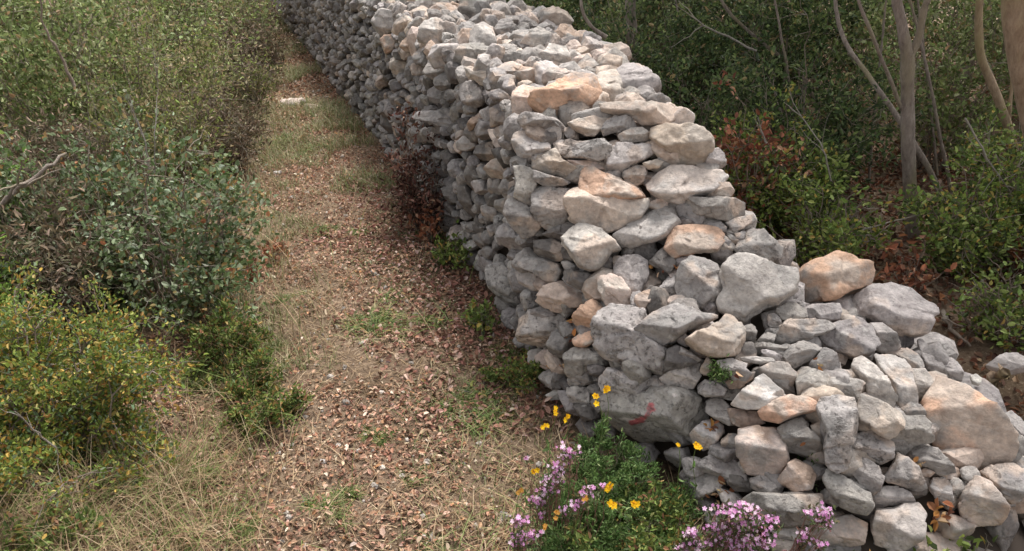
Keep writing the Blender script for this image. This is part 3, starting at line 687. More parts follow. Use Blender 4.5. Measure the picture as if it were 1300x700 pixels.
# ------------------------------------------------------------------ plant builders
class Acc:
    def __init__(s): s.V, s.F, s.T, s.n = [], [], [], 0
    def add(s, V, Fc, T): s.V.append(V); s.F.append(Fc+s.n); s.T.append(T); s.n += len(V)
    def mesh(s, name, mat, smooth=True): return mesh_np(name, np.concatenate(s.V), np.concatenate(s.F), mat, np.concatenate(s.T), smooth)
def unit(a): return a/np.maximum(np.linalg.norm(a, axis=-1, keepdims=True), 1e-9)
def leaves(acc, P, size, pal, r, width=.5, up=.5, dirs=None, fold=.18, var=.22, flat=0.0, curl=.15):
    n = len(P); P = np.asarray(P)
    d = r.normal(0, 1, (n, 3)); d[:, 2] = d[:, 2]*(1-flat)+up*(1-flat)*.6
    if dirs is not None: d = d*.6+dirs*1.0
    d = unit(d); z = r.normal(0, 1, (n, 3))*(1-flat*.75); z[:, 2] += up+flat*1.2; x = unit(np.cross(d, z)); z = np.cross(x, d)
    sz = size*r.uniform(.6, 1.35, n)[:, None]; wd = width*r.uniform(.8, 1.2, n)[:, None]
    c = (r.normal(0, curl, n))[:, None]
    f1 = z*sz*fold
    L1 = P+d*sz*.3+x*sz*wd*.46+f1; L2 = P+d*sz*.7+x*sz*wd*.4+f1+z*sz*c*.5; R1 = P+d*sz*.3-x*sz*wd*.46+f1; R2 = P+d*sz*.7-x*sz*wd*.4+f1+z*sz*c*.5; t = P+d*sz+z*sz*c
    V = np.stack([P, L1, L2, t, R2, R1], 1).reshape(-1, 3)
    q = (np.arange(n)*6)[:, None]; Fc = np.concatenate([q+[0, 3, 2, 1], q+[0, 5, 4, 3]])
    pal = np.asarray(pal, float); w_ = pal[:, 3]/pal[:, 3].sum(); ci = r.choice(len(pal), n, p=w_)
    C = pal[ci, :3]*r.uniform(1-var, 1+var, (n, 1))*r.uniform(.93, 1.07, (n, 3)); T = np.ones((n, 6, 4)); T[:, :, :3] = C[:, None]
    acc.add(V, Fc, T.reshape(-1, 4))
def tube(acc, pts, r0, r1, sides=5, col=(1, 1, 1)):
    pts = np.asarray(pts, float); n = len(pts); tg = unit(np.gradient(pts, axis=0)); up = np.array([.31, .2, .93])
    x = unit(np.cross(tg, up)); y = np.cross(tg, x); rad = np.linspace(r0, r1, n) if np.isscalar(r0) else np.asarray(r0)
    a = np.linspace(0, 2*math.pi, sides, endpoint=False)
    V = pts[:, None]+rad[:, None, None]*(np.cos(a)[None, :, None]*x[:, None]+np.sin(a)[None, :, None]*y[:, None])
    i, j = np.meshgrid(np.arange(n-1), np.arange(sides), indexing='ij'); i = i.ravel(); j = j.ravel(); k = (j+1) % sides
    Fc = np.stack([i*sides+j, i*sides+k, (i+1)*sides+k, (i+1)*sides+j], -1); T = np.ones((n*sides, 4)); T[:, :3] = col
    acc.add(V.reshape(-1, 3), Fc, T)
def curve(a, b, r, wob=.08, n=7, sag=0.0):
    a, b = np.asarray(a, float), np.asarray(b, float); t = np.linspace(0, 1, n)[:, None]; L = np.linalg.norm(b-a)
    w1 = r.normal(0, wob*L, (n, 3)); w1 = np.cumsum(w1, 0)*.5; w1 -= w1[0]+(w1[-1]-w1[0])*t
    return a+(b-a)*t+w1+np.array([0, 0, 1])*(sag*L*np.sin(t*math.pi))
KSPEC = {}
PAL = dict(
 holm=[(.15,.20,.09,3),(.25,.31,.18,2.6),(.09,.13,.045,2.6),(.38,.43,.30,1.2),(.34,.24,.11,.8),(.38,.26,.10,.35),(.36,.15,.07,.15)],
 yellow=[(.24,.29,.06,3.4),(.46,.31,.07,1.2),(.15,.21,.05,3.4),(.52,.43,.14,1),(.36,.20,.06,.9),(.15,.21,.11,1.3)],
 scrub=[(.25,.26,.11,3),(.33,.28,.15,2.4),(.13,.15,.05,2.2),(.44,.35,.21,1.4),(.29,.35,.10,2)],
 scrub2=[(.20,.25,.09,3),(.28,.34,.13,2.6),(.11,.14,.045,2.5),(.40,.42,.22,1.4),(.38,.27,.14,.8)],
 brush=[(.26,.19,.13,3),(.20,.17,.11,2),(.13,.12,.07,2),(.34,.26,.2,1)],
 dark=[(.08,.12,.045,4),(.14,.19,.07,3),(.22,.27,.10,1.6),(.05,.07,.03,2.4),(.32,.25,.12,.6)],
 mid=[(.15,.21,.05,3),(.23,.30,.07,2.5),(.34,.40,.13,1.4),(.08,.11,.035,2.4),(.44,.33,.09,.8)],
 bright=[(.17,.29,.05,3),(.25,.36,.08,2),(.11,.2,.04,2),(.4,.42,.08,.5)],
 dead=[(.36,.15,.08,3),(.26,.10,.06,3),(.46,.26,.17,2),(.16,.07,.045,2)],
 wine=[(.14,.065,.05,3),(.22,.12,.09,2.5),(.07,.035,.028,3),(.32,.2,.15,.6)],
 feather=[(.12,.21,.06,3),(.19,.29,.10,3),(.08,.13,.04,2),(.28,.36,.14,1)],
 weed=[(.17,.23,.06,3),(.26,.30,.08,2),(.09,.13,.035,3),(.42,.28,.10,1),(.34,.18,.10,.7)],
 pinkleaf=[(.13,.16,.07,3),(.2,.17,.09,2),(.26,.14,.12,1.3),(.08,.1,.04,2)])
def make_kind(name, pal, nstem, ntwig, cover, lsize, width=.5, lmat=None, smat=None, dome=.55, spread=.03, thick=.006, up=.5):
    KSPEC[name] = (pal, nstem, ntwig, cover, lsize, width, lmat or LEAF, smat or TWIG, dome, spread, thick, up)
BSEED = [100]
def bush(kind, x, y, rad, h, label, cat='shrub', group=None, name='shrub', rot=None, z=None):
    pal, nstem, ntwig, cover, lsize, width, lm, smt, dome, spread, thick, up = KSPEC[kind]
    BSEED[0] += 1; r = np.random.default_rng(BSEED[0]); S = Acc(); Lf = Acc(); pts = []; dr = []
    dist = math.hypot(x, y); lsize = lsize*(1+max(0, dist-5)*.12)*(1 if rad > .25 or cat == 'shrub' else 1)
    if rad < .2: nstem = max(8, int(nstem*.7)); ntwig = max(5, int(ntwig*.7)); thick *= .5; spread *= .6
    area = 2*math.pi*rad*h+math.pi*rad*rad; nl = int(min(17000, cover*area/(lsize*lsize*width)))
    m = max(2, nl//(nstem*ntwig)); R3 = np.array([rad, rad, h])
    # lumpy outline: some directions reach further than others
    lob = r.uniform(.72, 1.12, 9)
    for i in range(nstem):
        a = r.uniform(0, 6.283); q = math.sqrt(r.uniform(.02, 1)); lo = np.interp(a/6.283*9, np.arange(10), np.append(lob, lob[0]))
        hh = (1-q*q*dome)*r.uniform(.62, 1.08)
        tip = np.array([math.cos(a)*q*lo, math.sin(a)*q*lo, hh])*R3; base = np.array([math.cos(a)*q*.12, math.sin(a)*q*.12, -.03])*R3
        c = curve(base, tip, r, .07, 9, .04); tube(S, c, thick, thick*.3, 5)
        own = r.choice([.05, .5, 1, 1.5, 2.2])                                       # bare stems and full ones
        for j in range(ntwig):
            k = r.integers(2, 9); d = unit(r.normal(0, 1, 3)+np.array([math.cos(a)*.6, math.sin(a)*.6, .4])); L = r.uniform(.12, .36)*(rad+h)*.5
            e = c[k]+d*L
            if e[2] < .02: e[2] = .02+r.uniform(0, .05)*h
            cc = curve(c[k], e, r, .1, 5); tube(S, cc, thick*.4, thick*.14, 3)
            mm = max(1, int(m*own*r.uniform(.3, 1.7))); t = r.uniform(.25, 1.05, mm)
            p = np.stack([np.interp(t, np.linspace(0, 1, 5), cc[:, q_]) for q_ in range(3)], -1)+r.normal(0, spread, (mm, 3))
            p[:, 2] = np.abs(p[:, 2]); pts.append(p); dr.append(np.repeat(d[None], mm, 0))
    leaves(Lf, np.concatenate(pts), lsize, PAL[pal], r, width, up, np.concatenate(dr)*.6)
    e = empty(name, (x, y, float(gz(x, y)) if z is None else z), label, cat, group)
    obj('foliage', Lf.mesh('foliage', lm, False), e); obj('stems', S.mesh('stems', smt), e)
    return e
make_kind('holm', 'holm', 32, 10, .85, .024, .62)
make_kind('holm2', 'holm', 30, 10, .8, .026, .62)
make_kind('yellow', 'yellow', 40, 10, 1.25, .0165, .5, spread=.02)
make_kind('scrub', 'scrub', 46, 10, .48, .026, .4, thick=.0045, dome=.3)
make_kind('scrub2', 'scrub2', 40, 10, .52, .028, .55, thick=.0045, dome=.3)
make_kind('brush', 'brush', 70, 10, .6, .035, .12, thick=.0035, lmat=DRY)
make_kind('dark', 'dark', 34, 10, .9, .030, .5)
make_kind('dark2', 'dark', 34, 10, .9, .034, .45)
make_kind('mid', 'mid', 32, 10, 1.05, .026, .55, spread=.025)
make_kind('mid2', 'mid', 30, 10, .9, .028, .5, spread=.025)
make_kind('bright', 'bright', 16, 8, .8, .026, .6)
make_kind('dead', 'dead', 14, 7, .42, .034, .6, lmat=DRY, spread=.025)
make_kind('wine', 'wine', 22, 8, .7, .03, .4, lmat=DRY)
make_kind('feather', 'feather', 60, 8, 1.0, .014, .2, spread=.012, thick=.002)
make_kind('weed', 'weed', 30, 9, 1.2, .018, .45, spread=.015, thick=.002)
# ------------------------------------------------------------------ left thicket
LG = 'shrubs of the thicket left of the path'
for k, x, y, rd, h, lab in [
 ('yellow', -1.47, 2.04, .43, .64, 'low yellow-green shrub with orange tinged leaves above the dry grass at lower left'),
 ('yellow', -2.05, 2.35, .40, .55, 'greener half of the yellow shrubs, cut by the photo\'s left edge'),
 ('holm', -1.42, 3.08, .42, .80, 'grey-green oak sapling with leathery leaves at the left path edge'),
 ('holm2', -1.75, 3.5, .42, .85, 'taller grey-green oak shrub just behind the left path edge sapling'),
 ('holm', -2.25, 2.95, .45, .75, 'grey-green oak shrub behind the yellow shrubs'),
 ('brush', -2.35, 3.7, .55, .62, 'dry brown twiggy brush behind the oak shrubs'),
 ('scrub', -2.05, 4.5, .50, .95, 'fine-leaved olive scrub beside the path behind the oak shrubs'),
 ('scrub2', -2.75, 4.8, .65, 1.25, 'pale-flecked olive scrub deeper in the left thicket'),
 ('scrub', -2.45, 5.6, .50, 1.1, 'olive scrub overhanging the path halfway along'),
 ('brush', -1.98, 5.2, .42, .6, 'brown dry brush leaning over the path edge halfway along'),
 ('scrub2', -2.75, 6.6, .55, 1.25, 'tall olive scrub two shrubs before the path\'s far end'),
 ('scrub', -3.25, 7.8, .65, 1.5, 'tall greyish scrub beside the far path'),
 ('brush', -2.75, 7.4, .4, .8, 'brown brush at the narrow far part of the path'),
 ('scrub2', -3.9, 9.6, .8, 1.7, 'tall green scrub at the path\'s far end'),
 ('scrub', -4.4, 11.8, .9, 1.9, 'farthest scrub left of the wall\'s far end'),
 ('holm2', -3.3, 3.9, .7, 1.25, 'grey-green oak bush with dark stems near the upper left corner'),
 ('scrub2', -3.9, 5.2, .9, 1.6, 'pale olive bush behind the grey-green oak bush'),
 ('scrub', -4.3, 6.9, 1.0, 1.9, 'tall olive bush behind the left thicket'),
 ('mid', -5.3, 8.8, 1.3, 2.2, 'greener tall bush far behind the left thicket'),
 ('scrub2', -3.4, 6.2, .7, 1.4, 'dense olive bush in the middle of the left thicket'),
 ('dark', -6.2, 7.0, 1.5, 2.3, 'dark bush closing the view far left'),
 ('scrub', -5.0, 11.5, 1.4, 2.3, 'far olive bush behind the path\'s end'),
 ('scrub2', -4.0, 12.8, .55, 1.3, 'green scrub closing the view at the far end of the path'),
 ('scrub', -2.32, 7.0, .26, .55, 'low olive scrub stepping onto the path beyond the pale sunk rock'),
 ('brush', -2.62, 8.2, .3, .7, 'brown brush narrowing the path just before its far stretch'),
 ('scrub2', -2.98, 9.4, .32, .9, 'green scrub leaning over the far stretch of the path'),
 ('scrub', -3.3, 10.4, .3, .9, 'olive scrub pressing against the far stretch of the path'),
 ('brush', -3.55, 11.2, .35, .7, 'brown brush crowding the path near its far end'),
 ('brush', -1.95, 2.95, .38, .6, 'grey tangle of bare twigs between the yellow shrub and the oak sapling'),
 ('holm', -1.85, 3.2, .36, .62, 'dark grey-green oak shoots behind the grey twig tangle'),
 ('holm2', -2.15, 2.65, .32, .5, 'grey-green oak shoots at the left edge above the yellow shrub'),
 ('holm', -2.9, 3.2, .5, .9, 'oak shrub with upright leaves cut by the left edge at mid height'),
 ]: bush(k, x, y, rd, h, lab, 'shrub', LG)
bush('yellow', -1.75, 1.85, .26, .34, 'low yellow-green sprouts at the lower left corner', 'shrub', LG)
bush('weed', -1.28, 1.62, .16, .16, 'green weeds tangled in the dry grass at the lower left', 'herb')
bush('bright', -2.25, 3.12, .26, .82, 'bright lime-green leafy shrub at the left edge near the bare branch', 'shrub', LG)
bush('bright', -1.98, 2.62, .2, .60, 'small lime-green shrub behind the yellow shrubs at the left edge', 'shrub', LG)
bush('dead', -1.3, 3.5, .10, .09, 'low sprig of orange-brown leaves at the left path edge', 'shrub')
bush('dead', -1.24, 3.75, .1, .08, 'second low sprig of orange leaves farther along the left path edge', 'shrub')
bush('weed', -1.12, 2.72, .18, .22, 'green leafy herb at the left edge beside the oak sapling', 'herb')
bush('weed', -.98, 2.5, .15, .18, 'green leafy herb in front of the oak sapling', 'herb')
bush('weed', -.88, 2.32, .15, .15, 'green leafy herb on the path right of the yellow shrub', 'herb')
bush('yellow', -1.18, 1.98, .16, .22, 'small yellow-leaved sprout right of the yellow shrub', 'herb')
bush('wine', -.53, 4.22, .20, .62, 'dark red-brown dead shrub leaning against the wall\'s left face', 'dead shrub', name='dead_shrub')
bush('dead', -.46, 4.0, .13, .2, 'rusty brown dead sprig in front of the dark red dead shrub', 'dead shrub', name='dead_shrub')
bush('mid', -.30, 3.75, .13, .15, 'low green plant at the wall foot beside the dark red dead shrub', 'herb')
bush('mid', -.13, 3.05, .1, .12, 'green weed at the left foot of the wall\'s end', 'herb')
bush('weed', .02, 2.62, .13, .13, 'weed at the foot of the jagged pitted stone', 'herb')
# ------------------------------------------------------------------ woods behind the wall
RG = 'undergrowth of the woods behind the wall'
for k, x, y, rd, h, lab in [
 ('dark', 1.05, 4.6, .45, .75, 'dark green shrub just behind the wall\'s right shoulder'),
 ('mid', 1.35, 3.95, .38, .62, 'mossy green shrub behind the whitish lumpy boulder'),
 ('mid2', 1.48, 3.42, .30, .42, 'low yellowish green shrub behind the orange and white boulder'),
 ('dark2', 1.75, 4.55, .55, .95, 'dark shrub left of the forked tree'),
 ('mid', 2.1, 3.35, .30, .50, 'leafy green shrub at the foot of the forked tree'),
 ('mid2', 2.55, 3.55, .45, .8, 'leafy green shrub right of the forked tree'),
 ('mid', 2.45, 2.95, .32, .48, 'low shrub with pale leaves above the brown leaf litter at right'),
 ('dark', 2.9, 3.3, .4, .7, 'shrub at the photo\'s right edge below the slender tree'),
 ('dark', 1.0, 5.9, .7, 1.1, 'dark bush behind the wall top beside the thin grey trunk'),
 ('mid', 1.95, 2.75, .2, .3, 'small green shrub in the brown litter right of the largest rounded boulder'),
 ('mid2', 2.35, 2.55, .22, .28, 'small green shrub above the pale stone lying apart'),
 ('dark2', 1.9, 5.9, .8, 1.3, 'dark green bush in the middle of the woods'),
 ('scrub2', 2.7, 5.0, .7, 1.3, 'mid green bush behind the forked tree'),
 ('scrub2', 3.5, 4.5, .7, 1.35, 'lighter green bush behind the slender tree'),
 ('dark', 1.3, 7.6, 1.0, 1.6, 'black-green bush at the top of the photo right of the wall'),
 ('scrub2', 2.9, 7.2, 1.1, 1.8, 'shaded bush deep in the woods left of the forked tree\'s top'),
 ('scrub2', 4.3, 6.4, 1.1, 1.9, 'greyish green bush deep in the woods at right'),
 ('dark', 0.9, 9.6, 1.3, 1.4, 'far dark bush beyond the brown litter at the top edge'),
 ('scrub2', 2.2, 8.6, 1.0, 1.4, 'pale green bush filling the gap behind the forked tree'),
 ('scrub2', 1.2, 7.0, .6, 1.0, 'pale green bush behind the far pale sapling'),
 ('dark', 5.6, 8.6, 1.7, 2.4, 'far dark bush behind the right edge'),
 ('dark2', 3.6, 9.6, 1.8, 2.4, 'far shaded bush behind the middle of the woods'),
 ('dark', -.7, 13.5, 1.8, 2.0, 'farthest dark bush behind the wall\'s far end'),
 ('scrub2', 5.3, 5.2, 1.0, 1.7, 'green bush beyond the right edge trunk'),
 ]: bush(k, x, y, rd, h, lab, 'shrub', RG)
bush('dead', 1.12, 3.72, .26, .72, 'shrub with rusty dead leaves behind the wide cream boulder', 'dead shrub', name='dead_shrub')
bush('dead', 1.42, 3.9, .2, .62, 'smaller rusty dead shrub right of the wide cream boulder', 'dead shrub', name='dead_shrub')
bush('dead', 1.75, 3.1, .14, .26, 'rusty leaf sprig behind the largest rounded boulder', 'dead shrub', name='dead_shrub')
bush('dead', 2.3, 3.2, .16, .4, 'rusty dead leaves caught on the leaning trunk', 'dead shrub', name='dead_shrub')
# ------------------------------------------------------------------ trees
CROWN = {}
def crown(kind, pal, seed, n=3000):
    r = np.random.default_rng(seed); Lf = Acc(); P = []; D = []
    for c in range(26):
        a = r.uniform(0, 6.283); q = math.sqrt(r.uniform(0, 1)); c0 = np.array([math.cos(a)*q, math.sin(a)*q, r.uniform(-.45, .75)*(1-.5*q)])
        m = n//26; p = r.normal(0, 1, (m, 3)); p = unit(p)*(r.uniform(.2, 1, (m, 1))**.5)*r.uniform(.2, .38); P.append(c0+p); D.append(unit(p))
    leaves(Lf, np.concatenate(P), .06, PAL[pal], r, .5, .4, np.concatenate(D)*.5); CROWN[kind] = Lf.mesh(kind, LEAF, False)
crown('a', 'mid', 21); crown('b', 'dark', 22)
def tree(label, paths, mat, top, crownkind='a', cr=1.1, sides=9, group='trees of the woods behind the wall'):
    """paths: list of (points, r0, r1); the first is the trunk."""
    b = Vector(paths[0][0][0]); e = empty('tree', b, label, 'tree', group); r = np.random.default_rng(len(label))
    for i, (pts, r0, r1) in enumerate(paths):
        P = np.array([tuple(p) for p in pts], float)-np.array(b); k = np.linspace(0, len(P)-1, (len(P)-1)*6+1)
        Q = np.stack([np.interp(k, np.arange(len(P)), P[:, c]) for c in range(3)], -1)
        for _ in range(4): Q[1:-1] = (Q[:-2]+2*Q[1:-1]+Q[2:])/4
        Q[1:-1] += fbm(Q[1:-1]*7+i, 5)[:, None]*np.array([.006, .006, 0]); rad = np.linspace(r0, r1, len(Q))*(1+.09*fbm(Q*11, 3, 2))
        if i == 0: rad[:4] *= [1.35, 1.2, 1.1, 1.04]
        a = Acc(); tube(a, Q, rad, None, sides); obj('trunk' if i == 0 else 'limb', a.mesh('trunk' if i == 0 else 'limb', mat), e)
    c = obj('crown', CROWN[crownkind], e, Vector(top)-b); c.scale = (cr*.8, cr*.8, cr*.6); c.rotation_euler = (0, 0, r.uniform(0, 6))
    return e
def yz(u, v, y): return at_y(u, v, y)
y = 3.75
tree('forked grey tree trunk standing behind the largest rounded boulder', [
 ([yz(1167, 372, y), yz(1157, 300, y), yz(1154, 200, y), yz(1152, 120, y), yz(1152, 68, y)], .036, .03),
 ([yz(1152, 70, y), yz(1146, 35, y), yz(1134, -10, y), (1.9, 3.75, 1.8), (1.7, 3.9, 2.6)], .027, .017),
 ([yz(1154, 75, y), yz(1168, 45, y), yz(1175, -5, y), (2.2, 3.8, 1.8), (2.4, 3.9, 2.5)], .019, .012),
 ([yz(1146, 140, y), yz(1125, 90, y-.05), yz(1105, 40, y-.1), yz(1085, -8, y-.1), (1.4, 3.7, 1.9)],   .010, .006)], BARK, (2.0, 4.3, 3.3), 'a', 1.3)
y = 3.1
tree('thick tan trunk leaning in at the photo\'s right edge', [
 ([yz(1350, 330, y), yz(1322, 180, y), yz(1300, 90, y), yz(1290, 20, y), yz(1286, -40, y), (2.1, 3.2, 2.4)], .056, .045)], TANBARK, (2.6, 3.6, 3.4), 'a', 1.2)
y = 3.9
tree('slender crooked yellowish tree left of the thick tan trunk', [
 ([yz(1300, 345, y), yz(1296, 250, y), yz(1284, 170, y), yz(1264, 118, y), yz(1244, 75, y), yz(1242, 25, y), yz(1246, -20, y), (2.5, 4.0, 2.4)], .025, .015),
 ([yz(1280, 160, y), yz(1284, 110, y), yz(1287, 60, y)], .01, .006)], TANBARK, (3.1, 4.6, 3.2), 'a', 1.2)
y = 3.9
tree('dark leaning trunk between the forked tree and the slender tree', [
 ([yz(1255, 400, 3.6), yz(1222, 330, 3.7), yz(1205, 270, y), yz(1172, 200, y), yz(1120, 120, y+.2), yz(1060, 40, y+.5), (1.7, 4.6, 1.7)], .022, .009)], BARK, (1.8, 5.2, 2.9), 'b', .9)
y = 6.0
tree('thin grey trunk behind the wall\'s upper right edge', [
 ([yz(806, 110, y), yz(802, 60, y), yz(799, 0, y), (.95, 6.0, 2.0), (1.0, 6.1, 3.0)], .045, .03)], BARK, (1.1, 6.3, 3.4), 'b', 1.3)
y = 5.2
tree('curved thin pale stem beside the thin grey trunk', [
 ([yz(770, 48, y), yz(752, 36, y), yz(742, 20, y), yz(735, -5, y), (.45, 5.3, 1.8)], .014, .008)], BARK, (.7, 5.8, 2.6), 'b', .6)
y = 5.5
tree('slanting dark limb-like tree in the deep woods', [
 ([yz(1062, 250, y), yz(1030, 100, y), yz(960, 50, y), yz(900, -10, y), (1.6, 5.9, 2.1)], .016, .008)], BARK, (1.8, 6.6, 3.0), 'b', 1.2)
for i, (x, yy, h, cr, lab) in enumerate([(3.6, 6.4, 3.3, 1.6, 'straight shaded trunk behind the slender tree'), (4.6, 8.2, 3.6, 1.9, 'far trunk in the upper right of the woods'), (2.3, 8.0, 3.4, 1.8, 'far straight trunk in the middle of the woods'),
      (-4.6, 4.6, 3.2, 1.2, 'dark thin tree at the upper left corner'), (-3.15, 4.15, 2.8, .7, 'crooked dark stem among the oak bush leaves at upper left')]):
    tree(lab, [([(x, yy, float(gz(x, yy))-.03), (x+.05, yy, .8), (x-.06, yy+.05, 1.6), (x+.1, yy, h-.3)], .05 if i < 4 else .022, .03 if i < 4 else .01)], BARK, (x+.1, yy, h), 'b' if i < 3 else 'a', cr,
         group='trees of the woods behind the wall' if i < 3 else 'thin trees in the left thicket')
for i, (u, v_, y_, du, lab) in enumerate([(905, 200, 6.3, -60, 'thin pale sapling leaning left above the rusty dead shrubs'), (985, 190, 5.6, 25, 'thin straight sapling in the middle of the woods'), (1030, 240, 4.9, -50, 'thin slanting sapling left of the forked tree'),
      (1095, 260, 4.6, 30, 'thin pole-like sapling just left of the forked tree'), (1200, 260, 4.7, -35, 'thin sapling just right of the forked tree'), (1240, 280, 5.2, 40, 'leaning sapling behind the slender crooked tree'), (850, 90, 8.0, 20, 'far pale sapling beside the thin grey trunk'),
      (940, 120, 7.6, -40, 'far slanting sapling in the deep woods'), (1180, 170, 6.8, 50, 'far leaning sapling right of the forked tree'), (1215, 220, 4.2, -70, 'bent grey sapling crossing the leaning trunk')]):
    tree(lab, [([yz(u, v_+60, y_), yz(u+du*.3, v_-40, y_), yz(u+du*.5, v_-120, y_), yz(u+du, v_-260, y_)], .011, .006)], BARK, tuple(yz(u+du*1.2, v_-420, y_)), 'b', .6, 6)
# ------------------------------------------------------------------ bare branches
def branch(label, pts, r0, mat, seed, twigs=3, r1=None):
    r = np.random.default_rng(seed); a = Acc(); P = np.array([tuple(p) for p in pts]); b = P[0].copy(); P = P-b
    k = np.linspace(0, len(P)-1, (len(P)-1)*5+1); Q = np.stack([np.interp(k, np.arange(len(P)), P[:, c]) for c in range(3)], -1)
    Q[1:-1] += r.normal(0, r0*.5, Q[1:-1].shape); L = np.linalg.norm(P[-1]-P[0]); tube(a, Q, r0, r1 or r0*.4, 6)
    for i in range(twigs):
        s = Q[r.integers(2, len(Q)-1)]; d = unit((P[-1]-P[0])/L+r.normal(0, .6, 3)); e = s+d*L*r.uniform(.25, .5)
        e[2] = max(e[2], -b[2]+.02); tube(a, curve(s, e, r, .08, 6), r0*.5, r0*.15, 4)
    o = obj('bare_branch', a.mesh('bare_branch', mat), None, b); tag(o, label, 'branch')
branch('bleached forked stick leaning over the yellow shrub at lower left', [yz(70, 568, 1.7), yz(42, 545, 1.66), yz(18, 522, 1.63)], .003, DEADTWIG, 3, 2)
branch('thick brown bare branch rising from the left edge', [yz(-40, 285, 2.8), yz(0, 258, 2.85), yz(40, 225, 2.9), yz(85, 195, 3.0)], .014, BARK, 4, 3)
branch('pale crooked dead twig above the oak sapling', [yz(190, 215, 3.1), yz(183, 175, 3.1), yz(172, 148, 3.1), yz(165, 122, 3.1)], .004, DEADTWIG, 5, 3)
branch('second pale dead twig right of the crooked one', [yz(196, 220, 3.2), yz(196, 170, 3.2), yz(201, 115, 3.3), yz(197, 80, 3.3)], .003, DEADTWIG, 6, 2)
branch('dark bare branch in the upper left corner', [yz(95, 110, 3.3), yz(72, 60, 3.3), yz(55, 30, 3.3), yz(50, -10, 3.3)], .007, TWIG, 7, 3)
branch('thin arching grey branch low in the woods behind the forked tree', [yz(1070, 300, 3.35), yz(1120, 285, 3.35), yz(1170, 272, 3.4), yz(1230, 280, 3.4), yz(1290, 296, 3.4)], .004, DEADTWIG, 8, 3)
branch('pale forked twig behind the rusty dead shrubs', [yz(973, 182, 3.5), yz(966, 165, 3.5), yz(962, 150, 3.5)], .004, DEADTWIG, 9, 2)
branch('slanting grey branch in the woods above the rusty dead shrubs', [yz(960, 65, 5.0), yz(900, 35, 5.0), yz(870, 15, 5.0)], .008, DEADTWIG, 10, 3)
branch('thin grey branch crossing beneath the slender tree', [yz(1225, 150, 3.5), yz(1262, 215, 3.4), yz(1290, 250, 3.4)], .005, DEADTWIG, 11, 3)
branch('grey branch rising left of the forked tree', [yz(1055, 230, 3.6), yz(1046, 190, 3.6), yz(1020, 150, 3.7), yz(995, 130, 3.8)], .004, DEADTWIG, 12, 3)
branch('sawn brown branch stub with a pale cut end beyond the pile', [yz(1240, 500, 2.3), yz(1262, 482, 2.28), yz(1276, 474, 2.25)], .022, TANBARK, 13, 0, .02)
branch('dead stick lying in the brown litter behind the largest rounded boulder', [yz(1196, 395, 2.9), yz(1214, 425, 2.75), yz(1232, 440, 2.7)], .012, TWIG, 14, 1)
# ------------------------------------------------------------------ flowers
GRN = Acc()
def yellow_flower(u, v, yy, rad, label, seed, faded=False):
    r = np.random.default_rng(seed); p = np.array(yz(u, v, yy)); gx, gy = p[0]+r.uniform(-.05, .05), p[1]+r.uniform(-.02, .06)
    b = np.array([gx, gy, float(gz(gx, gy))]); p = p-b
    e = empty('yellow_flower', b, label, 'flower', 'yellow flowers beside the low pile')
    a = Acc(); c = curve((0, 0, -.01), p, r, .05, 8, .02); tube(a, c, .0014, .0009, 4, (.16, .22, .07)); 
    lf = c[r.integers(1, 6, 14)]; leaves(a, lf, .02, PAL['feather'], r, .3); obj('stem', a.mesh('stem', LEAF, False), e)
    view = np.array([r.normal(0, .3), -.6, .75+r.normal(0, .2)]); nz = unit(view); x = unit(np.cross(nz, [0, .1, 1])); yv = np.cross(nz, x)
    rad *= .76; col = (.66, .36, .08) if faded else (.95, .62, .02)
    f = Acc()
    for k in range(3):                                     # two or three blossoms share one stalk
        o_ = p+(x*r.normal(0, 1)+yv*r.normal(0, 1))*rad*.55*(k > 0)
        for i in range(5):
            t = i*1.2566+r.uniform(-.1, .1)+k; d = x*math.cos(t)+yv*math.sin(t); s = np.cross(nz, d); L = rad*r.uniform(.6, .8); w_ = L*.42
            q = np.array([o_, o_+d*L*.5+s*w_+nz*L*.25, o_+d*L+s*w_*.45+nz*L*.22, o_+d*L-s*w_*.45+nz*L*.22, o_+d*L*.5-s*w_+nz*L*.25])
            T = np.ones((5, 4)); T[:, :3] = np.array(col)*r.uniform(.85, 1.1); f.add(q, np.array([[0, 1, 2, 3], [0, 3, 4, 0]])[:1], T); f.add(q, np.array([[0, 2, 3, 4]]), T)
    obj('petals', f.mesh('petals', PETAL, False), e)
    s_ = Acc(); leaves(s_, p+r.normal(0, rad*.13, (16, 3))+nz*rad*.12, rad*.3, [(.7, .3, .02, 1)], r, .3); obj('stamens', s_.mesh('stamens', PETAL, False), e)
for i, (u, v, yy, rd, lab) in enumerate([
 (769, 493, 1.93, .019, 'topmost yellow flower in front of the pitted stones'), (757, 503, 1.93, .018, 'yellow flower just below and left of the topmost one'),
 (705, 522, 1.95, .014, 'pale yellow flower above the left pink flowers'), (720, 529, 1.93, .016, 'orange-yellow flower right of the pale yellow one'),
 (692, 540, 1.93, .013, 'small yellow flower at the left end of the row above the pink flowers'), (677, 599, 1.75, .015, 'yellow flower at the far left touching the path grass'),
 (884, 565, 1.74, .017, 'yellow flower in front of the white stone'), (775, 617, 1.68, .019, 'yellow flower in the middle of the green mound'),
 (778, 641, 1.64, .021, 'lower left of the two yellow flowers under the middle one'), (805, 639, 1.64, .018, 'lower right of the two yellow flowers under the middle one'),
 (862, 566, 1.74, .009, 'tiny yellow flower left of the white stone'), (706, 650, 1.62, .012, 'faded orange flower among the left pink flowers'),
 (691, 671, 1.6, .012, 'lowest faded orange flower at the left'), (661, 623, 1.7, .013, 'withered orange flower left of the pink flowers'), (744, 634, 1.64, .012, 'pale orange flower between pink sprigs')]):
    yellow_flower(u, v, yy, rd, lab, 60+i, 'orange flower' in lab)
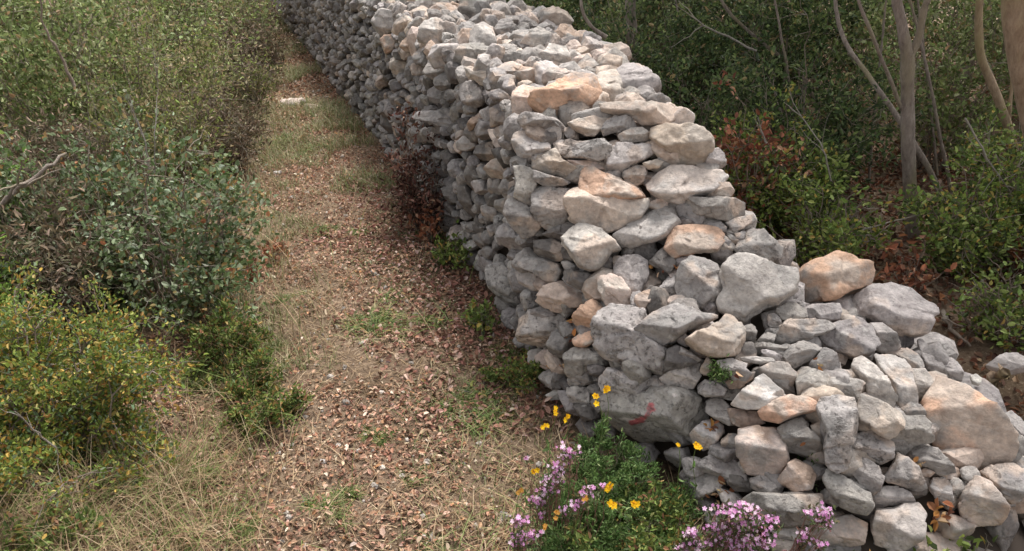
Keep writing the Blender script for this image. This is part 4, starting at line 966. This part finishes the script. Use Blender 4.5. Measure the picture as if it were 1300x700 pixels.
def pink_plant(label, spots, yy, seed, base):
    r = np.random.default_rng(seed); bp = np.array(base, float); b = np.array([bp[0], bp[1], float(gz(bp[0], bp[1]))])
    e = empty('pink_flower_plant', b, label, 'flowering plant', 'pink flowering plants at the bottom edge')
    st, bl, fo = Acc(), Acc(), Acc()
    for (u, v, px, n) in spots:
        c0 = np.array(yz(u, v, yy))-b; rad = px/1000*yy*1.1
        cs = c0+r.normal(0, 1, (n, 3))*np.array([rad, rad*.6, rad*.6])*.55
        for c in cs[:max(3, n//5)]: tube(st, curve(c*[.5, .5, 0]+[0, 0, -.01], c, r, .06, 6), .0014, .0008, 3, (.3, .16, .13))
        leaves(fo, np.repeat(cs, 3, 0)+r.normal(0, .009, (n*3, 3))-[0, 0, .012], .014, PAL['pinkleaf'], r, .35)
        for c in cs:                                       # four-lobed florets
            nz = unit(np.array([r.normal(0, .5), -.5, .8])); x = unit(np.cross(nz, [r.normal(0, .3), .1, 1])); yv = np.cross(nz, x); L = r.uniform(.0035, .0062)
            colr = np.array([(.84, .42, .74), (.90, .60, .84), (.70, .30, .58), (.90, .68, .80)][r.integers(0, 4)])*r.uniform(.85, 1.1)
            for i in range(5):
                t = i*1.2566; d = x*math.cos(t)+yv*math.sin(t); s = np.cross(nz, d)
                q = np.array([c, c+d*L*.7+s*L*.42+nz*L*.2, c+d*L*1.15+nz*L*.1, c+d*L*.7-s*L*.42+nz*L*.2]); T = np.ones((4, 4)); T[:, :3] = colr; bl.add(q, np.array([[0, 1, 2, 3]]), T)
    obj('stems', st.mesh('stems', LEAF), e); obj('foliage', fo.mesh('foliage', LEAF, False), e); obj('blossoms', bl.mesh('blossoms', PETAL, False), e)
pink_plant('string of pink flowers running down the left of the green mound', [(722, 574, 16, 34), (708, 592, 12, 22), (700, 608, 13, 26), (692, 622, 12, 28), (684, 636, 11, 26), (668, 582, 5, 5), (688, 652, 7, 6)], 1.72, 80, (.12, 1.78))
pink_plant('small pink flower sprig left of the middle yellow flowers', [(732, 640, 12, 24), (744, 626, 10, 14), (716, 648, 8, 10), (765, 616, 4, 4), (752, 618, 6, 6)], 1.66, 81, (.17, 1.70))
pink_plant('pink flower clump at the far lower left of the mound', [(660, 662, 12, 26), (664, 680, 13, 30), (677, 678, 9, 12), (655, 690, 9, 12)], 1.60, 82, (.03, 1.62))
pink_plant('biggest pink flower clump at the bottom edge', [(925, 650, 22, 60), (950, 665, 24, 70), (915, 672, 20, 55), (935, 688, 26, 90), (965, 690, 20, 45), (980, 660, 10, 20), (905, 690, 12, 30), (948, 645, 14, 30)], 1.55, 83, (.47, 1.56))
pink_plant('small bright pink clump left of the biggest one', [(877, 675, 10, 30), (882, 690, 13, 44), (870, 697, 12, 34)], 1.53, 84, (.37, 1.55))
pink_plant('loose pink flowers right of the biggest clump', [(1026, 650, 6, 9), (1046, 650, 12, 20), (1040, 660, 6, 8), (1052, 666, 6, 8), (1044, 692, 9, 14), (1020, 682, 12, 20)], 1.58, 85, (.63, 1.60))
bush('weed', .50, 1.52, .10, .08, 'reddish leafy weed under the biggest pink clump', 'herb')
bush('feather', .28, 1.88, .19, .25, 'feathery dark green mound in front of the red-marked boulder', 'herb')
bush('feather', .16, 1.83, .12, .14, 'feathery green plant left of the green mound', 'herb')
bush('weed', .38, 1.80, .14, .16, 'leafy green plant below the red-marked boulder', 'herb')
bush('feather', .30, 1.72, .17, .17, 'fresh green herb around the middle yellow flowers', 'herb')
bush('weed', .27, 1.66, .17, .15, 'leafy weed under the middle yellow flowers', 'herb')
bush('weed', .42, 1.64, .13, .17, 'olive weed right of the lower yellow flowers', 'herb')
bush('feather', .14, 1.62, .12, .12, 'thin-leaved green herb among the left pink flowers', 'herb')
bush('weed', .20, 1.52, .14, .12, 'olive weed at the bottom edge below the yellow flowers', 'herb')
bush('weed', .36, 1.52, .12, .13, 'green weed at the bottom edge left of the bright pink clump', 'herb')
bush('feather', .50, 1.84, .07, .13, 'green sprig with a tiny yellow flower beside the white stone', 'herb')
bush('weed', 1.02, 1.48, .16, .12, 'yellow-green leafy weed at the bottom right', 'herb')
bush('mid', 1.20, 1.52, .18, .15, 'green leafy weed at the bottom right corner', 'herb')
bush('weed', .80, 1.5, .12, .1, 'sparse weed at the bottom edge between boulders', 'herb')
p = at_h(914, 476, .40); bush('feather', p.x, p.y, .03, .06, 'tiny green sprig growing between the stones above the white triangular stone', 'herb', z=p.z-.02)
p = at_h(1036, 585, .22); bush('feather', p.x, p.y, .04, .11, 'small thin-leaved green sprig growing among the stones of the pile\'s front', 'herb', z=p.z-.03)
p = at_h(1042, 625, .14); bush('feather', p.x, p.y, .035, .1, 'lower green sprig growing below the thin-leaved one', 'herb', z=p.z-.03)
# ------------------------------------------------------------------ grass tufts
def blades(acc, P, L, r, pal, lean=.5, wid=.0028, seg=3, flat=0.0):
    n = len(P); a = r.uniform(0, 6.283, n); d = np.stack([np.cos(a), np.sin(a), np.zeros(n)], -1); s = np.stack([-np.sin(a), np.cos(a), np.zeros(n)], -1)
    Ls = L*r.uniform(.5, 1.3, n); ln = lean*r.uniform(.3, 1.5, n); rows = []
    for k in range(seg+1):
        t = k/seg; out = Ls*ln*t**1.6; up = Ls*(t-.35*ln*t*t)*(1-flat); c = P+d*out[:, None]+np.array([0, 0, 1])*np.maximum(up, .002)[:, None]
        w_ = wid*(1-t*.85)*r.uniform(.7, 1.2, n); rows.append(np.stack([c-s*w_[:, None], c+s*w_[:, None]], 1))
    V = np.stack(rows, 1).reshape(-1, 3); q = (np.arange(n)*(seg+1)*2)[:, None]
    Fc = np.concatenate([q+[2*k, 2*k+1, 2*k+3, 2*k+2] for k in range(seg)]); pal = np.array(pal); ci = r.choice(len(pal), n, p=pal[:, 3]/pal[:, 3].sum())
    T = np.ones((n, (seg+1)*2, 4)); T[:, :, :3] = (pal[ci, :3]*r.uniform(.75, 1.25, (n, 1)))[:, None]; acc.add(V, Fc, T.reshape(-1, 4))
GREEN = [(.13, .19, .05, 3), (.20, .25, .08, 2), (.09, .13, .04, 2), (.38, .31, .16, 2)]
STRAW = [(.40, .29, .18, 3), (.30, .21, .125, 3), (.50, .39, .26, 1.0), (.20, .135, .08, 2.2)]
TU = []
for s in range(6):
    r = np.random.default_rng(200+s); a = Acc(); cl = r.normal(0, .55, (7, 3)); wts = r.uniform(.2, 1, 7); ci = r.choice(7, 260, p=wts/wts.sum())
    P = cl[ci]+r.normal(0, .16, (260, 3)); P[:, 2] = 0; blades(a, P, .6, r, GREEN, 1.3, .02)
    ci = r.choice(7, 330, p=wts/wts.sum()); P = cl[ci]+r.normal(0, .24, (330, 3)); P[:, 2] = np.abs(r.normal(.08, .14, 330)); leaves(a, P, .17, PAL['weed'], r, .4)
    TU.append(a.mesh('grass_tuft', LEAF, False))
for i, (u, v, rad, lab) in enumerate([(612, 508, .11, 'largest green tuft on the path'), (590, 498, .07, 'green tuft touching the left of the largest one'), (640, 515, .06, 'green tuft touching the right of the largest one'), (490, 402, .13, 'wide green tuft in the middle of the path'), (465, 415, .09, 'green tuft left of the wide middle one'), (520, 410, .07, 'green tuft right of the wide middle one'),
   (520, 600, .035, 'small green tuft on the path near the photo\'s bottom'), (420, 640, .06, 'flat green tuft at the lower middle of the path'), (478, 550, .04, 'sparse tuft above the small lower one'), (290, 662, .05, 'green tuft at the bottom of the path\'s left side'), (312, 668, .04, 'green tuft right beside the bottom left one'),
   (262, 648, .03, 'tiny tuft near the bottom left tufts'), (335, 440, .06, 'green tuft at the path\'s left edge'), (340, 510, .05, 'green tuft below the left edge one'), (270, 470, .09, 'leafy tuft in front of the oak sapling'), (300, 490, .09, 'leafy tuft right of the oak sapling\'s foot'), (413, 293, .07, 'green tuft on the far half of the path'),
   (470, 545, .03, 'faint tuft in the lower middle litter'), (520, 300, .05, 'small tuft near the dark red dead shrub'), (576, 300, .09, 'tuft at the wall foot right of the dark red dead shrub'), (455, 300, .05, 'tuft between the far tuft and the dead shrub'), (370, 385, .05, 'thin tuft on the path beside the oak sapling'),
   (640, 440, .06, 'weedy tuft at the foot of the wall\'s end'), (215, 690, .05, 'tuft at the photo\'s bottom left'), (540, 690, .04, 'tuft at the bottom edge right of the path\'s middle'), (240, 600, .05, 'tuft in the dry grass'), (355, 175, .14, 'far tuft on the narrow path'), (385, 190, .12, 'far tuft beside the first far one')]):
    p = at_h(u, v, 0); e = obj('grass_tuft', TU[i % 6], None, (p.x, p.y, float(gz(p.x, p.y)))); e.scale = (rad*1.2, rad*1.2, rad*.8 if rad < .1 else .07); e.rotation_euler = (0, 0, i*1.7)
    tag(e, lab, 'grass tuft', 'green tufts on the path')
# dry grass clump lower left, straw and olive grass everywhere
def left_edge(y): return np.interp(y, [0, 1.8, 2.4, 3, 4, 5, 7, 11, 16], [-1.0, -1.05, -1.0, -1.1, -1.35, -1.65, -2.35, -3.35, -4.6])
def wall_foot(y): return np.interp(y, [0, 1.5, 1.9, 2.3, 2.7, 3.2, 16], [.8, .75, .5, .2, .07, -.05, -4.7])
def pts_in(n, y0, y1, x0, x1, power=1.0):
    yv = y0+(y1-y0)*rng.random(n)**power; xv = x0(yv)+(x1(yv)-x0(yv))*rng.random(n); return xv, yv
a = Acc()
for (cx, cy, sx, sy, n, L) in [(-1.2, 1.62, .26, .14, 1300, .16), (-1.5, 1.68, .3, .16, 900, .17), (-.95, 1.75, .14, .15, 500, .12), (-1.05, 1.95, .05, .04, 260, .2), (-1.25, 1.85, .05, .04, 260, .22), (-1.38, 1.55, .04, .04, 220, .18), (-1.12, 1.5, .04, .03, 200, .15), (-1.75, 3.1, .5, .5, 900, .25), (-1.0, 2.15, .12, .2, 500, .15)]:
    x = rng.normal(cx, sx, n); yy = rng.normal(cy, sy, n); blades(a, np.stack([x, yy, gz(x, yy)], -1), L, rng, STRAW+[(.17, .22, .07, 4)], .9, .0017, 4)
x, yy = pts_in(26000, 1.3, 12, lambda y: left_edge(y)-.5, wall_foot, 1.6)
k = fbm(np.stack([x*2.2, yy*2.2, x*0], -1), 71, 3)+.4*fbm(np.stack([x*7, yy*7, x*0], -1), 41, 2) < rng.uniform(-.5, .5, len(x)); x, yy = x[k], yy[k]
blades(a, np.stack([x, yy, gz(x, yy)], -1), .06, rng, STRAW, 1.2, .0018, 3, .5)
x = rng.normal(.25, .28, 2600); yy = rng.normal(1.75, .2, 2600); k = x < wall_foot(yy)+.05; x, yy = x[k], yy[k]
blades(a, np.stack([x, yy, gz(x, yy)], -1), .09, rng, STRAW+[(.22, .26, .1, 3)], 1.0, .002, 3)
tag(obj('dry_grass', a.mesh('dry_grass', DRY, False)), 'dry straw-coloured grass lying along the path and in a tangle at lower left', 'grass', kind='stuff')
a = Acc()
for (n, y0, y1, xa, xb, L) in [(5200, 4.2, 9.5, lambda y: left_edge(y)-.3, lambda y: left_edge(y)+.55, .10), (3800, 4.5, 9, lambda y: wall_foot(y)-.42, lambda y: wall_foot(y)-.02, .12), (4200, 5.5, 13, left_edge, wall_foot, .08), (2200, 9, 14, lambda y: left_edge(y)-.2, wall_foot, .2), (2200, 2.2, 6, lambda y: left_edge(y)-.1, lambda y: left_edge(y)+.4, .06), (9000, 1.4, 5.2, left_edge, wall_foot, .032), (900, 1.4, 3.5, lambda y: left_edge(y)-.2, lambda y: left_edge(y)+.25, .07)]:
    x, yy = pts_in(n, y0, y1, xa, xb, 1.0); k = fbm(np.stack([x*2, yy*2, x*0], -1), 47, 2) > -.15; x, yy = x[k], yy[k]
    blades(a, np.stack([x, yy, gz(x, yy)], -1), L, rng, [(.22, .23, .10, 3), (.16, .19, .07, 2), (.38, .32, .19, 2.5), (.12, .15, .05, 1)], .9, .0028, 3)
for (n, xa, xb, L, y0, y1) in [(1800, -.35, .12, .26, 2.6, 10), (1500, -.15, .35, .14, 2.4, 10)]:       # wispy taller blades fringing the thicket
    yy = rng.uniform(y0, y1, n); x = left_edge(yy)+rng.uniform(xa, xb, n); k = fbm(np.stack([x*3, yy*3, x*0], -1), 49, 2) > -.2; x, yy = x[k], yy[k]
    blades(a, np.stack([x, yy, gz(x, yy)], -1), L, rng, [(.36, .31, .18, 3), (.24, .24, .11, 3), (.46, .38, .25, 2), (.16, .19, .07, 1.5)], .6, .0017, 4)
tag(obj('olive_grass', a.mesh('olive_grass', LEAF, False)), 'thin olive grass along both edges of the path', 'grass', kind='stuff')
# ------------------------------------------------------------------ leaf litter
a = Acc(); LIT = [(.46, .29, .195, 3.6), (.36, .20, .135, 4.0), (.54, .39, .285, 2.0), (.22, .135, .095, 3), (.66, .54, .43, .6), (.44, .24, .13, .5)]
def litter(x, yy, size, pal, lift=.006, flat=.75):
    P = np.stack([x, yy, gz(x, yy)+np.abs(rng.normal(0, lift, len(x)))+.002], -1); leaves(a, P, size, pal, rng, .55, .2, None, .2, .25, flat, .25)
x, yy = pts_in(52000, 1.25, 7, lambda y: left_edge(y)-.45, lambda y: wall_foot(y)+.02, 1.35); k = fbm(np.stack([x*2.2, yy*2.2, x*0], -1), 71, 3)+.5*fbm(np.stack([x*9, yy*9, x*0], -1), 73, 2) > rng.uniform(-1.1, .35, len(x)); litter(x[k], yy[k], .0125, LIT, .005); k2 = k & (rng.random(len(x)) < .33); litter(x[k2], yy[k2]+rng.normal(0, .02, k2.sum()), .0215, LIT, .009)
x, yy = pts_in(9000, 6, 13, lambda y: left_edge(y)-.2, lambda y: wall_foot(y)+.02); litter(x, yy, .03, LIT)
x, yy = pts_in(9000, 2.3, 5.0, lambda y: wall_foot(y)-1.0, lambda y: wall_foot(y)+.02); k = (wall_foot(yy)-x)+.25*fbm(np.stack([x*3, yy*3, x*0], -1), 77, 3) < rng.uniform(-.05, .75, len(x)); x, yy = x[k], yy[k]; litter(x, yy, .026, [(.36, .2, .15, 3), (.24, .12, .09, 3), (.52, .36, .3, 2), (.13, .07, .05, 2)], .012)
x = rng.uniform(.9, 4.2, 15000); yy = rng.uniform(1.6, 5.5, 15000); k = x > np.interp(yy, [1.5, 2.3, 2.7, 3.3, 5.5], [1.65, 1.6, 1.3, .85, .5]); litter(x[k], yy[k], .034, [(.26, .12, .07, 3), (.17, .08, .05, 4), (.38, .24, .16, 1.6), (.1, .055, .04, 3), (.45, .35, .26, .5)], .02, .6)
x = rng.uniform(-2.0, 6, 9000); yy = rng.uniform(5.5, 13, 9000); k = x > wall_foot(yy)+1.2; litter(x[k], yy[k], .06, [(.22, .12, .07, 3), (.2, .1, .06, 4), (.4, .26, .16, 1)], .03, .6)
tag(obj('leaf_litter', a.mesh('leaf_litter', DRY, False)), 'brown and tan dead leaves strewn over the path and the woodland floor', 'leaf litter', kind='stuff')
# dead leaves caught between the stones of the low pile
a = Acc(); P = []
for (u, v, s, n) in [(1190, 655, 14, 34), (915, 628, 14, 26), (900, 545, 10, 12), (1160, 590, 6, 8), (965, 560, 8, 4), (1040, 470, 8, 8), (930, 478, 10, 10), (1022, 560, 6, 6), (830, 345, 8, 6), (760, 425, 8, 4), (715, 425, 12, 26), (700, 470, 16, 30), (860, 345, 6, 5)]:
    for _ in range(n//2):
        h = BVH.ray_cast(CAM, ray(u+random.gauss(0, s*.5), v+random.gauss(0, s*.5)).normalized())
        if h[0]: P.append(tuple(h[0]+Vector((0, -.01, .014))))
leaves(a, np.array(P), .026, [(.50, .24, .08, 2), (.36, .16, .08, 3), (.58, .40, .24, 2), (.2, .09, .06, 1)], rng, .55, .5, None, .2)
tag(obj('caught_leaves', a.mesh('caught_leaves', DRY, False)), 'orange brown dead leaves caught in gaps between the stones of the low pile', 'leaf litter', kind='stuff')
# small stone chips trodden into the path
a = Acc(); x, yy = pts_in(900, 1.3, 9, left_edge, wall_foot, 1.3); D3, F3 = ICO[2]
for X, Y in zip(x, yy):
    sz = .004+.012*rng.random()**3; pv = D3*sz*rng.uniform(.6, 1.3, 3)+rng.normal(0, sz*.12, D3.shape); T = np.ones((len(D3), 4)); T[:, :3] = np.array([.5, .45, .4])*rng.uniform(.6, 1.3); T[:, 3] = .2
    a.add(pv+[X, Y, float(gz(X, Y))+.002], F3, T)
tag(obj('gravel', a.mesh('gravel', STONE, False)), 'small pale stone chips scattered over the trodden path', 'gravel', kind='stuff')
# ------------------------------------------------------------------ loose stones on the path
for i, (u, v, px, code, lab) in enumerate([(372, 133, 15, 'p', 'flat pale rock half sunk in the far path'), (398, 138, 11, 'p', 'pale rock right of the flat one on the far path'), (385, 128, 8, 't', 'small rock behind the two pale ones on the far path'), (352, 218, 6, 'w', 'white pebble at the path\'s left edge in the distance'),
    (602, 329, 7, 'w', 'white pebble by the wall foot'), (592, 488, 8, 'w', 'whitish stone just above the largest green tuft'), (410, 580, 5, 'w', 'tiny white pebble in the lower litter'), (640, 640, 9, 'g', 'flat grey stone in the grass left of the pink flowers')]):
    p = at_h(u, v, 0); r = np.random.default_rng(700+i); k = 8; th = np.linspace(0, 6.283, k, endpoint=False)+r.uniform(-.2, .2, k); s = px/1000*(p-CAM).length
    q = hull2(np.stack([np.cos(th)*s*r.uniform(.8, 1.15, k), np.sin(th)*s*.8*r.uniform(.8, 1.15, k)], -1)); V, Fc, _ = rock_shape(q, s*.45, s*.3, 4, 700+i, .03)
    tag(obj('stone', mesh_np('stone', V, Fc, STONE, tintof(code, r, len(V), V, s)), None, (p.x, p.y, float(gz(p.x, p.y)+.005))), lab, 'stone', 'loose stones on the path')
